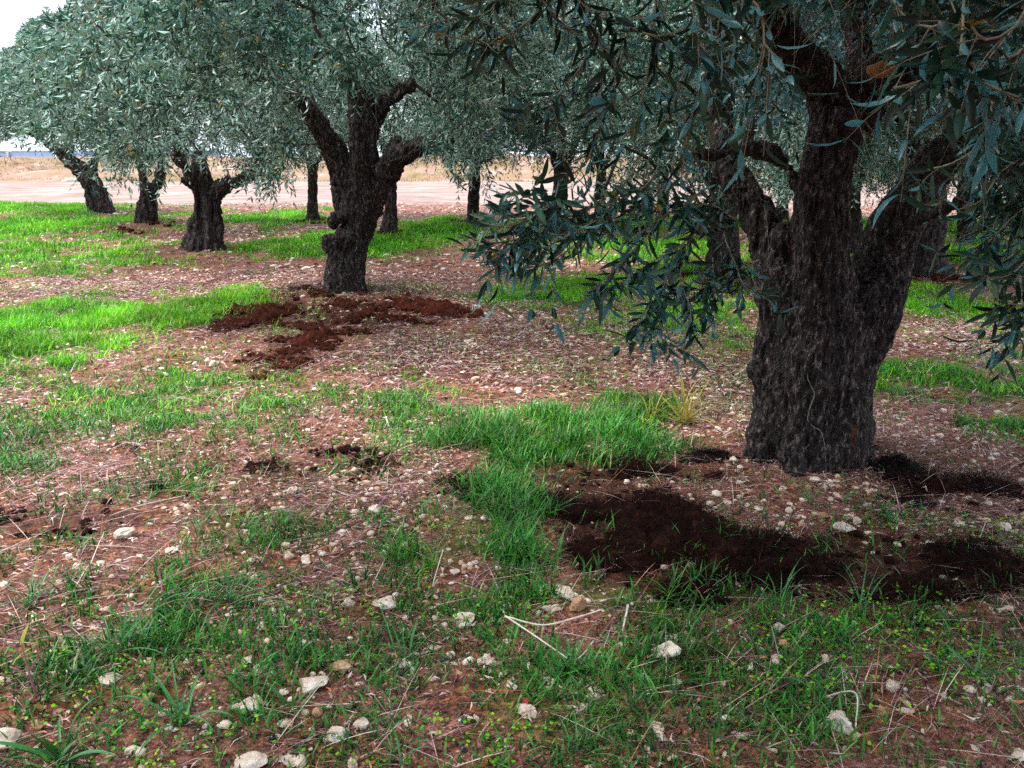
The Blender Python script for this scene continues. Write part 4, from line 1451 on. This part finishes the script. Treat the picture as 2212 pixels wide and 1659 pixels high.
def keep1(p):
    px, py = proj(p)
    vis = (px > 650) & (px < 905) & (py > 205 + 45 * vnoise(px * 0.02, py * 0 + 1.0, seed=4)) & (p[:, 1] < 8.6)
    vis2 = (px > 640) & (px < 960) & (py > 330)
    rnd = _hash(np.floor(p[:, 0] * 300), np.floor(p[:, 1] * 300), np.floor(p[:, 2] * 300), 5)
    tl = ~keepTL(p)
    return (~((vis & (rnd > 0.03)) | vis2) | (py < 170)) & ~tl
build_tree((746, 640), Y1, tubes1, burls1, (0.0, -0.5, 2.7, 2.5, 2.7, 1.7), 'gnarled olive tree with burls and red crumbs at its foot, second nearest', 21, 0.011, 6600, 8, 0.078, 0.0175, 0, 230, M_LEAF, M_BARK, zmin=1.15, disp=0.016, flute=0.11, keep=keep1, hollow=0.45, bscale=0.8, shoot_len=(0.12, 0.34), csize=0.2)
print('T1', time.time() - T_START)

# ---------------- T2..T4 hand-specified
Y2 = 12.0
tubes2 = [
    [(437, 575, Y2, 58), (438, 552, Y2, 47), (441, 530, Y2, 38), (446, 495, Y2, 31), (448, 450, Y2, 28), (446, 415, Y2, 30)],
    [(405, 560, Y2, 16), (418, 535, Y2, 14), (430, 505, Y2, 12)],
    [(470, 560, 11.9, 16), (466, 530, 11.9, 13), (460, 500, Y2, 10)],
    [(440, 425, Y2, 18), (420, 400, 11.9, 14), (405, 370, 11.7, 10), (380, 330, 11.4, 7)],
    [(460, 425, Y2, 18), (478, 403, Y2, 15), (510, 392, Y2, 12), (545, 372, 11.8, 9), (580, 350, 11.6, 6)],
    [(446, 415, Y2, 20), (438, 375, Y2, 15), (430, 330, 12.1, 10)],
    [(425, 418, 11.9, 4), (408, 405, 11.8, 3.2), (380, 372, 11.7, 3), (355, 345, 11.6, 2.5)],
]
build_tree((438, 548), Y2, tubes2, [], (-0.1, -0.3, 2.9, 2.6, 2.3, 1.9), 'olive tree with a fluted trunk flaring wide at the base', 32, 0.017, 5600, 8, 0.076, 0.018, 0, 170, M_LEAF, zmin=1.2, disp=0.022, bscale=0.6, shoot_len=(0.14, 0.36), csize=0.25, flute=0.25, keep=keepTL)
Y3 = 15.9
tubes3 = [
    [(311, 515, Y3, 36), (312, 497, Y3, 28), (316, 465, Y3, 23), (320, 430, Y3, 20), (322, 400, Y3, 17)],
    [(325, 425, Y3, 12), (338, 400, Y3, 11), (346, 370, Y3, 9), (350, 330, Y3, 7)],
    [(318, 420, Y3, 12), (308, 385, Y3, 9), (296, 345, Y3, 6)],
]
build_tree((312, 495), Y3, tubes3, [], (0.0, -0.2, 3.0, 2.3, 2.1, 1.9), 'olive tree with a plain straight trunk between the leaning and the flared ones', 43, 0.024, 4600, 7, 0.085, 0.021, 0, 140, M_LEAF, zmin=1.1, disp=0.022, bscale=0.6, csize=0.28, flute=0.22, keep=keepTL)
Y4 = 19.2
tubes4 = [
    [(228, 485, Y4, 32), (223, 463, Y4, 27), (214, 435, Y4, 22), (203, 405, Y4, 20), (186, 378, Y4, 19), (165, 358, Y4, 17), (148, 345, Y4, 14)],
    [(150, 348, Y4, 13), (120, 325, Y4, 8), (85, 298, 19.0, 6), (45, 280, 18.8, 5), (5, 268, 18.6, 3.5)],
    [(155, 350, Y4, 11), (132, 322, Y4, 8), (110, 300, 19.3, 5), (75, 278, 19.4, 4)],
    [(196, 395, Y4, 12), (200, 365, Y4, 10), (211, 338, Y4, 8), (222, 305, Y4, 6)],
    [(150, 345, Y4, 9), (148, 300, 19.3, 7), (130, 240, 19.3, 5)],
]
def keep4(p):
    px, py = proj(p)
    return ~((px < 175) & (py > 290 + 20 * vnoise(px * 0.03, py * 0.0 + 3, seed=6))) & keepTL(p)
build_tree((223, 465), Y4, tubes4, [], (-1.25, 0.0, 2.75, 2.35, 2.2, 1.75), 'olive tree leaning sharply left over the field edge, leftmost of all', 54, 0.026, 4800, 7, 0.095, 0.023, 0, 140, M_LEAF, zmin=1.45, disp=0.024, bscale=0.6, csize=0.3, keep=keep4, flute=0.22)
print('T2-4', time.time() - T_START)

FAR = [
    (675, 471, 11, 0, 'slim olive tree seen just left of the burled trunk', 61, dict(hz=1.2, forks=((-0.5, 0.6), (0.5, 0.6)), crown=(0, 0, 2.9, 2.0, 2.0, 1.7), zmin=1.35)),
    (840, 507, 14, 8, 'olive tree seen just right of the burled trunk, forking to the right', 62, dict(forks=((0.65, 0.5), (-0.35, 0.8)))),
    (1020, 484, 12, 8, 'twin stemmed far olive tree behind the bluish hanging spray', 63, dict(forks=((0.5, 0.8), (-0.5, 0.8)))),
    (1208, 509, 18, 4, 'dark straight trunked olive tree behind the middle of the hanging branch', 64, dict()),
    (1294, 502, 13, 4, 'thinner olive tree directly right of the dark straight trunked one', 65, dict()),
    (1566, 612, 34, -4, 'thick forked olive tree half hidden behind the hanging branch beside the front trunk', 66, dict(nsh=8500, crown=(0, 0.2, 2.8, 2.5, 2.2, 1.9), zmin=1.0)),
    (2003, 606, 34, 8, 'fluted grey olive trunk seen under the right limb of the front tree', 67, dict(nsh=8500, crown=(0.2, 0.2, 2.8, 2.6, 2.2, 1.9), zmin=1.0)),
    (2085, 522, 16, 4, 'slim dark olive trunk right of the fluted grey one', 68, dict()),
    (1843, 545, 18, 0, 'olive tree glimpsed through the crotch of the front trunk', 69, dict(crown=(0, 0, 2.5, 2.5, 2.2, 1.9), zmin=0.7, nsh=6500)),
    (1430, 482, 12, 2, 'distant olive tree at the field edge behind the hanging branch', 70, dict()),
    (1690, 478, 11, 2, 'distant olive tree at the field edge, hidden mostly by the left limb', 71, dict(crown=(0, 0, 2.5, 2.4, 2.2, 2.0), zmin=0.7)),
    (1950, 486, 11, 2, 'distant olive tree at the field edge seen past the right limb', 72, dict(crown=(0, 0, 2.5, 2.5, 2.2, 2.0), zmin=0.7)),
    (2190, 500, 13, 2, 'olive tree at the right edge of the view, far row', 73, dict()),
    (2420, 560, 20, 2, 'olive tree beyond the right edge whose crown reaches into view', 74, dict(nsh=7000)),
]
for px, py, r, lean, lab, sd, kw in FAR:
    far_tree(px, py, r, lean, lab, sd, **kw)
print('far trees', time.time() - T_START)

# ---------------- T0, the front tree
Y0 = 3.70
tubes0 = [
    [(1742, 1095, Y0, 165), (1742, 1050, Y0, 148), (1743, 1000, Y0, 132), (1750, 930, Y0, 127), (1756, 860, Y0, 126), (1758, 800, Y0, 126), (1766, 730, Y0, 120), (1766, 650, Y0, 100)],
    [(1650, 1080, Y0 - 0.06, 52), (1662, 1000, Y0 - 0.05, 46), (1668, 900, Y0, 42), (1668, 800, Y0, 42), (1680, 700, Y0, 40)],
    [(1745, 1085, Y0 - 0.22, 50), (1745, 1020, Y0 - 0.19, 44), (1752, 900, Y0 - 0.14, 40), (1760, 780, Y0 - 0.12, 40), (1775, 640, Y0 - 0.08, 40)],
    [(1590, 1050, Y0 - 0.12, 26), (1622, 1015, Y0 - 0.1, 28), (1648, 950, Y0 - 0.05, 28), (1660, 880, Y0, 26)],
    [(1700, 1065, Y0 - 0.26, 26), (1706, 1030, Y0 - 0.24, 28), (1715, 960, Y0 - 0.2, 24), (1722, 880, Y0 - 0.14, 22)],
    [(1872, 1050, Y0 - 0.1, 26), (1858, 1010, Y0 - 0.08, 27), (1850, 950, Y0 - 0.02, 26)],
    [(1838, 1080, Y0 - 0.06, 52), (1832, 1000, Y0 - 0.05, 44), (1838, 880, Y0, 42), (1848, 770, Y0, 42)],
    [(1725, 740, Y0, 78), (1692, 630, Y0, 62), (1668, 540, 3.83, 54), (1632, 460, 3.88, 46), (1592, 390, 3.95, 40), (1568, 330, 4.02, 34), (1556, 250, 4.1, 28), (1545, 130, 4.2, 26), (1530, 0, 4.3, 22)],
    [(1765, 720, Y0 - 0.03, 100), (1766, 560, Y0 - 0.06, 80), (1773, 450, Y0 - 0.08, 74), (1784, 366, Y0 - 0.08, 70), (1800, 300, Y0 - 0.08, 70), (1812, 240, Y0 - 0.08, 74)],
    [(1815, 250, 3.7, 66), (1778, 180, 3.66, 60), (1715, 110, 3.6, 50), (1672, 45, 3.52, 43), (1640, -40, 3.45, 37), (1600, -200, 3.35, 30), (1540, -420, 3.2, 24)],
    [(1835, 250, 3.7, 70), (1880, 195, 3.7, 62), (1935, 150, 3.7, 56), (1975, 110, 3.75, 45), (2005, 40, 3.8, 35), (2030, -90, 3.9, 28), (2060, -260, 4.0, 22)],
    [(1890, 180, 3.7, 45), (1902, 158, 3.55, 40), (1908, 150, 3.47, 34)],
    [(1870, 160, 3.75, 38), (1850, 80, 3.9, 32), (1845, -20, 4.1, 27), (1850, -180, 4.3, 22)],
    [(1808, 790, Y0, 82), (1868, 670, Y0, 80), (1912, 570, 3.83, 72), (1944, 470, 3.87, 64), (1996, 390, 3.92, 56), (2056, 318, 3.97, 50), (2120, 250, 4.0, 46), (2210, 150, 4.02, 40), (2300, -30, 4.05, 36), (2360, -220, 4.1, 28)],
    [(1735, 420, 3.68, 22), (1712, 376, 3.62, 15), (1684, 340, 3.56, 11), (1640, 324, 3.45, 11), (1595, 322, 3.38, 9), (1550, 335, 3.28, 7), (1500, 330, 3.1, 5)],
    [(1925, 520, 3.6, 14), (2000, 470, 3.3, 8), (2090, 430, 3.0, 5)],
]
burls0 = [(1880, 742, 3.72, 24), (1868, 755, 3.66, 26), (1700, 515, 3.7, 30), (1722, 385, 3.66, 20), (1650, 800, 3.72, 30), (1790, 700, 3.62, 36)]


def keep0(p):
    px, py = proj(p)
    d = depth(p)
    h = _hash(np.floor(p[:, 0] * 200), np.floor(p[:, 1] * 200), np.floor(p[:, 2] * 200), 9)
    front = p[:, 1] < 3.6
    m = np.linalg.norm(p - np.array([0, 0, CAMZ]), axis=1) > 0.95
    out_ = (d < 0.1) | (px < -350) | (px > 2560) | (py < -160) | (py > 1850)
    # the trunk and forks stay in view
    m &= ~(front & (px > 1530) & (px < 2090) & (py > 170) & (h > 0.012))
    m &= ~(front & (px > 1640) & (px < 2010) & (py > 20) & (h > 0.06))
    m &= ~((px > 1600) & (px < 2100) & (py > 280) & (p[:, 1] < 5.5) & (h > 0.5))
    m &= ~(front & (px > 1500) & (py > 680))
    # lower edge of the canopy
    edge = np.interp(px, [-200, 820, 900, 1050, 1200, 1350, 1500, 1620, 1640, 2100, 2130, 2400], [-80, -60, 40, 200, 280, 340, 440, 620, 520, 430, 560, 740])
    edge = edge + 50 * vnoise(px * 0.012, py * 0, seed=8) + 25 * vnoise(px * 0.05, py * 0, seed=18)
    m &= (py < edge) | (d < 0)
    thin = np.interp(px, [800, 1000, 1300, 1500, 1620], [0.07, 0.12, 0.2, 0.34, 0.8])
    m &= (h < thin) | (py < -120)
    m &= ~((px < 1580) & (py > 300) & (h > 0.1) & (p[:, 1] < 4.5))
    near = (d < 1.7) & (py > -200)
    m &= ~(near & (h > 0.25))
    return (m | out_) & (np.linalg.norm(p - np.array([0, 0, CAMZ]), axis=1) > 0.95)


# hanging sprays on the left and right: (px,py,Y) polylines, depth 2.1-2.9 m
SPRAYS = [
    [(1560, 470, 2.95), (1400, 440, 2.6), (1270, 445, 2.4), (1190, 450, 2.3), (1110, 470, 2.2)],
    [(1400, 440, 2.6), (1280, 500, 2.45), (1170, 510, 2.3), (1080, 525, 2.2), (1020, 515, 2.15)],
    [(1280, 500, 2.45), (1200, 560, 2.35), (1120, 580, 2.25), (1050, 570, 2.2)],
    [(1190, 450, 2.3), (1130, 420, 2.2), (1080, 400, 2.15)],
    [(1150, 470, 2.25), (1090, 490, 2.2), (1040, 480, 2.15)],
    [(1560, 420, 3.0), (1480, 520, 2.7), (1400, 570, 2.55), (1330, 620, 2.45), (1290, 650, 2.4)],
    [(1480, 520, 2.7), (1440, 600, 2.6), (1420, 680, 2.5), (1440, 740, 2.45), (1470, 775, 2.4)],
    [(1420, 640, 2.55), (1380, 690, 2.45), (1390, 720, 2.4)],
    [(1500, 500, 2.75), (1470, 590, 2.6), (1490, 670, 2.5), (1480, 720, 2.45)],
    [(1540, 560, 2.8), (1540, 640, 2.65), (1510, 690, 2.6)],
    [(1560, 500, 2.9), (1590, 580, 2.75), (1610, 620, 2.7), (1640, 635, 2.65)],
    [(1400, 500, 2.6), (1350, 560, 2.5), (1310, 600, 2.4), (1260, 640, 2.35)],
    [(1450, 400, 2.7), (1350, 420, 2.5), (1300, 470, 2.4), (1260, 540, 2.35)],
    [(1640, 560, 2.9), (1560, 600, 2.75), (1520, 620, 2.65), (1450, 640, 2.55)],
    [(1600, 480, 2.9), (1520, 440, 2.7), (1430, 470, 2.55), (1350, 530, 2.5)],
    [(1300, 470, 2.4), (1250, 500, 2.3), (1200, 520, 2.25), (1150, 560, 2.2)],
    [(1230, 445, 2.35), (1160, 480, 2.25), (1100, 540, 2.2), (1060, 560, 2.15)],
    # right-hand side
    [(2300, 380, 2.3), (2200, 460, 2.1), (2130, 520, 2.0), (2080, 560, 1.95)],
    [(2300, 480, 2.2), (2220, 560, 2.0), (2160, 600, 1.9), (2100, 590, 1.85)],
    [(2320, 560, 2.2), (2260, 640, 2.0), (2200, 660, 1.9), (2150, 645, 1.85)],
    [(2300, 300, 2.3), (2180, 360, 2.1), (2120, 430, 2.0), (2070, 450, 1.95)],
    [(2280, 620, 2.2), (2230, 690, 2.1), (2180, 700, 2.0)],
    [(2260, 400, 2.4), (2200, 420, 2.2), (2150, 480, 2.1), (2130, 560, 2.05)],
]
# near sprays hanging from overhead, about 1.0-1.5 m from the lens
TOPS = [
    [(1500, -120, 1.5), (1495, 0, 1.45), (1500, 60, 1.42), (1520, 105, 1.4)],
    [(1520, -80, 1.5), (1640, 10, 1.42), (1650, 90, 1.38), (1690, 130, 1.36)],
    [(2085, -60, 1.35), (2082, 60, 1.3), (2080, 110, 1.28), (2110, 150, 1.26), (2130, 180, 1.25), (2200, 210, 1.22)],
    [(2080, 120, 1.3), (2030, 150, 1.28), (1990, 175, 1.26), (1935, 190, 1.25)],
    [(1880, -100, 1.6), (1950, 30, 1.5), (2010, 60, 1.45), (2050, 40, 1.4)],
    [(1180, -100, 2.0), (1260, 10, 1.9), (1330, 40, 1.85), (1440, 35, 1.8)],
    [(1120, -60, 2.1), (1220, 50, 2.0), (1290, 90, 1.95), (1330, 110, 1.9)],
    [(1330, 40, 1.85), (1420, 80, 1.8), (1480, 60, 1.75)],
    [(1420, -60, 1.9), (1410, 100, 1.85), (1380, 240, 1.8), (1350, 300, 1.78)],
    [(1560, -60, 1.9), (1550, 60, 1.85), (1510, 200, 1.8), (1480, 300, 1.8), (1475, 360, 1.8)],
    [(1250, -80, 2.2), (1120, 60, 2.1), (1020, 90, 2.0), (940, 70, 1.95)],
    [(1080, -80, 2.2), (1060, 20, 2.1), (980, 40, 2.05), (900, 60, 2.0)],
    [(1300, 60, 2.2), (1240, 160, 2.1), (1170, 220, 2.0), (1120, 230, 1.95)],
    [(1350, 100, 2.2), (1310, 240, 2.15), (1270, 340, 2.1), (1230, 380, 2.05)],
    [(1500, 100, 2.4), (1440, 260, 2.3), (1420, 360, 2.25), (1380, 410, 2.2)],
    [(2250, -60, 1.3), (2190, 60, 1.25), (2130, 90, 1.22), (2100, 60, 1.2)],
    [(2240, 60, 1.4), (2200, 120, 1.36), (2150, 130, 1.34)],
    [(2000, -90, 1.9), (2080, 60, 1.8), (2130, 260, 1.7), (2160, 330, 1.65)],
    [(2150, 200, 1.9), (2130, 300, 1.8), (2060, 350, 1.75), (2000, 370, 1.7)],
    [(1610, -60, 2.1), (1600, 60, 2.0), (1560, 160, 1.95), (1530, 240, 1.9)],
]
extra0 = np.array([at(*s[0]) for s in SPRAYS[::2]] + [at(2150, 100, 2.4), at(1500, -150, 2.2), at(1900, -200, 2.2), at(1200, -150, 2.6)]
    + [np.array([gx_ + 0.2 * math.sin(7 * gx_ + 3 * gy_), gy_, 2.55 + 0.25 * math.sin(5 * gx_ + 9 * gy_)]) for gx_ in np.arange(-2.3, 2.9, 0.58) for gy_ in np.arange(-1.7, 3.3, 0.62)])  # overhead grid of leaf clusters added out of view to shade the foreground
root0, trunk0, loc0 = build_tree((1743, 1030), Y0, tubes0, burls0, (0.1, -0.9, 2.95, 3.0, 3.9, 1.75), 'massive dark olive tree with a three limbed trunk, nearest to the camera', 15, 0.0065, 33000, 8, 0.062, 0.0135, 1, 190, M_LEAF_NEAR, M_BARK, zmin=1.2, disp=0.011, keep=keep0, extra=extra0, hollow=0.4, flute=0.10, bscale=1.0, shoot_len=(0.14, 0.34), csize=0.32, slim=0.16)  # crown also stretched back over the camera for shade
print('T0 base', time.time() - T_START)


def sprays_build(lines, dens, leaf_len, leaf_w, seed, rmain, name_f, name_t):
    rng = np.random.default_rng(seed)
    P0, D0, L0, tubes_ = [], [], [], []
    for ln in lines:
        P = np.array([at(*q) for q in ln])
        # jitter and resample
        Pm, Rm = resample(P, np.linspace(rmain, rmain * 0.35, len(P)), 0.03)
        Pm = Pm + 0.006 * np.stack([vnoise(Pm[:, 0] * 9, Pm[:, 1] * 9, Pm[:, 2] * 9, seed=seed + k) for k in range(3)], 1)
        tubes_.append(tube(Pm, Rm, 6, cap=False))
        L_ = np.linalg.norm(np.diff(Pm, axis=0), axis=1).sum()
        n = max(4, int(dens * L_))
        for k in range(n):
            t_ = rng.uniform(0.15, 1.0) * (len(Pm) - 2)
            i = int(t_)
            p = Pm[i] + (Pm[i + 1] - Pm[i]) * (t_ - i)
            tg = norm(Pm[i + 1] - Pm[i])
            d = norm(tg * rng.uniform(0.2, 1.0) + norm(rng.normal(size=3)) * 0.8 + np.array([0, 0, -0.15]))
            P0.append(p)
            D0.append(d)
            L0.append(rng.uniform(0.06, 0.17))
        # the leader itself carries leaves
        for i in range(0, len(Pm) - 2, 3):
            P0.append(Pm[i])
            D0.append(norm(Pm[i + 1] - Pm[i]))
            L0.append(0.09)
    P0, D0, L0 = np.array(P0), np.array(D0), np.array(L0)
    (lv, lf, lr), tw = shoots(P0, D0, L0, 4, rng, leaf_len, leaf_w, 2, droop=0.3, twig_r=0.0011)
    mk(name_f, lv - loc0, lf, M_LEAF_NEAR, root0, {'rnd': lr}, smooth=True)
    V, Fs = merge(tubes_ + [tw])
    mk(name_t, V - loc0, Fs, M_TWIG, root0, smooth=True)


sprays_build(SPRAYS[:17], 12, 0.072, 0.0165, 5, 0.0032, 'foliage', 'twigs')
sprays_build(SPRAYS[17:], 11, 0.068, 0.0155, 55, 0.0032, 'foliage', 'twigs')
TR_ = [l for l in TOPS if l[1][0] > 1700]
TL_ = [l for l in TOPS if l[1][0] <= 1700]
sprays_build(TR_, 6.5, 0.064, 0.0128, 6, 0.0026, 'foliage', 'twigs')
sprays_build(TL_, 6.5, 0.064, 0.0128, 66, 0.0026, 'foliage', 'twigs')

# sawn stub scar
p = at(1908, 150, 3.44)
dirv = norm(np.array([0, 0, CAMZ]) - p)
rsc = 26 * depth(p) / F
a = np.linspace(0, 2 * math.pi, 36, endpoint=False)
u = norm(np.cross(dirv, np.array([0, 0, 1.0])))
v = np.cross(u, dirv)
rad = rsc * (1 + 0.25 * vnoise(np.cos(a) * 2, np.sin(a) * 2, seed=3))
ring = np.array([1.0, 0.6])
Vs = [p + 0.012 * dirv]
for f, dz in ((0.5, 0.011), (0.9, 0.008), (1.05, -0.03)):
    for k in range(36):
        Vs.append(p + rad[k] * f * (math.cos(a[k]) * u * 1.15 + math.sin(a[k]) * v * 0.6) + dirv * (dz + 0.003 * math.sin(k * 2.1)))
Vs = np.array(Vs)
j = np.arange(36)
j2 = (j + 1) % 36
f3 = np.stack([np.zeros(36, int), 1 + j, 1 + j2], 1)
f4 = np.concatenate([np.stack([1 + 36 * r + j, 1 + 36 * (r + 1) + j, 1 + 36 * (r + 1) + j2, 1 + 36 * r + j2], 1) for r in (0, 1)])
mk('cut_scar', Vs - loc0, [f3, f4], M_WOOD, root0, smooth=True)

# thin dry vine on the trunk front: ray cast onto the trunk
me = trunk0.data
nv = len(me.vertices)
co = np.empty(nv * 3, np.float32)
me.vertices.foreach_get('co', co)
co = co.reshape(-1, 3) + loc0
bv = BVHTree.FromPolygons([tuple(c) for c in co], [tuple(pl.vertices) for pl in me.polygons])
vp = []
for px, py in [(1748, 765), (1744, 811), (1751, 832), (1759, 851), (1750, 880), (1745, 908), (1758, 922), (1773, 932), (1781, 960), (1783, 988), (1784, 1015), (1783, 1036)]:
    d = raydir(px, py)
    hit = bv.ray_cast(Vector((0, 0, CAMZ)), Vector(d).normalized())
    if hit[0] is not None:
        vp.append(np.array(hit[0]) - norm(d) * 0.004)
if len(vp) > 3:
    stick('dry_vine', vp, [0.0014] * len(vp), M_TWIG, 'thin pale vine stem creeping up the front of the big trunk', 'vine')

# unseen tree added behind the camera at left to shade the near soil
nb = thing('olive_tree', 'added olive tree behind the camera to the left, unseen, shading the foreground', 'tree', (-3.5, -0.9, 0.0))
src = [o_ for o_ in bpy.data.objects if o_.type == 'EMPTY' and 'fluted trunk flaring' in o_.get('label', '')][0]
for ch_ in list(src.children):
    c_ = ch_.copy()
    C.objects.link(c_)
    c_.parent = nb
nb.rotation_euler = (0, 0, 2.2)

# ------------------------------------------------------------------ beyond the field
t = thing('boundary_wall', 'low blue wall with dark posts beyond the dry bank at far left', 'wall', (-30, 60, 0.6))
def box(x0, x1, y0, y1, z0, z1):
    V = np.array([(x0, y0, z0), (x1, y0, z0), (x1, y1, z0), (x0, y1, z0), (x0, y0, z1), (x1, y0, z1), (x1, y1, z1), (x0, y1, z1)], float)
    return V, [np.array([(0, 3, 2, 1), (4, 5, 6, 7), (0, 1, 5, 4), (1, 2, 6, 5), (2, 3, 7, 6), (3, 0, 4, 7)])]
V, Fs = box(-8.5, 8.5, -0.1, 0.1, -0.2, 0.72)
mk('wall_panel', V, Fs, M_BLUE, t)
V, Fs = box(-8.6, 8.6, -0.16, 0.16, 0.722, 0.78)
mk('coping', V, Fs, M_GREY, t)
for k in range(5):
    V, Fs = box(-7.2 + 3.6 * k, -7.0 + 3.6 * k, -0.22, -0.105, -0.2, 0.715)
    mk('post', V, Fs, M_GREY, t)
g = at(155 * 0.96, 402 * 0.97, 39.5)
rk = rock('plastic_drum', 150, 393, 26, 0.35, 'white discarded object lying at the foot of the dry bank', 900, M_WHITE, rough=0.1, asp=0.4, cat='litter', ang=0.4)
rk.name = 'white_debris'

# ------------------------------------------------------------------ light, world, camera
SUN_EL, SUN_AZ = math.radians(64), math.radians(-95)   # azimuth from +Y toward +X
w = bpy.data.worlds.new('World')
bpy.context.scene.world = w
w.use_nodes = True
nt = w.node_tree
nt.nodes.clear()
out = nt.nodes.new('ShaderNodeOutputWorld')
bg = nt.nodes.new('ShaderNodeBackground')
sky = nt.nodes.new('ShaderNodeTexSky')
sky.sky_type = 'NISHITA'
sky.sun_disc = False
sky.sun_elevation = SUN_EL
sky.sun_rotation = SUN_AZ
sky.air_density = 1.0
sky.dust_density = 3.0
sky.ozone_density = 1.5
tc = nt.nodes.new('ShaderNodeTexCoord')
sep = nt.nodes.new('ShaderNodeSeparateXYZ')
nt.links.new(tc.outputs['Generated'], sep.inputs[0])
mxn = nt.nodes.new('ShaderNodeMath')
mxn.operation = 'MAXIMUM'
mxn.inputs[1].default_value = 0.004
nt.links.new(sep.outputs[2], mxn.inputs[0])
cmb = nt.nodes.new('ShaderNodeCombineXYZ')
nt.links.new(sep.outputs[0], cmb.inputs[0])
nt.links.new(sep.outputs[1], cmb.inputs[1])
nt.links.new(mxn.outputs[0], cmb.inputs[2])
nt.links.new(cmb.outputs[0], sky.inputs[0])
# thin bright overcast veil mixed over the clear sky
cl = noise(nt, tc.outputs['Generated'], 2.2, 5, 0.55)
veil = mixc(nt, rr(nt, cl, 0.3, 0.7, 0.45, 0.85), sky.outputs[0], (9.0, 9.8, 11.0))
nt.links.new(veil, bg.inputs['Color'])
bg.inputs['Strength'].default_value = 0.105
nt.links.new(bg.outputs[0], out.inputs[0])

ld = bpy.data.lights.new('Sun', 'SUN')
ld.energy = 2.6
ld.angle = math.radians(25)
ld.color = (1.0, 0.95, 0.88)
lo = bpy.data.objects.new('Sun', ld)
C.objects.link(lo)
sd = Vector((math.sin(SUN_AZ) * math.cos(SUN_EL), math.cos(SUN_AZ) * math.cos(SUN_EL), math.sin(SUN_EL)))
lo.rotation_euler = (-sd).to_track_quat('-Z', 'Y').to_euler()

cd = bpy.data.cameras.new('Camera')
cam = bpy.data.objects.new('Camera', cd)
C.objects.link(cam)
cam.location = (0, 0, CAMZ)
cam.rotation_euler = (math.pi / 2 - TH, 0, 0)
cd.sensor_width = 36
cd.lens = 36 * F / 2212
cd.clip_start = 0.05
cd.clip_end = 3000
sc = bpy.context.scene
sc.camera = cam
sc.view_settings.view_transform = 'Standard'
sc.view_settings.look = 'None'
sc.view_settings.exposure = 1.35
sc.view_settings.gamma = 1.0
sc.cycles.max_bounces = 7
sc.cycles.diffuse_bounces = 4
sc.cycles.use_denoising = False
sc.cycles.use_adaptive_sampling = True
sc.cycles.adaptive_threshold = 0.02
print('done', time.time() - T_START)
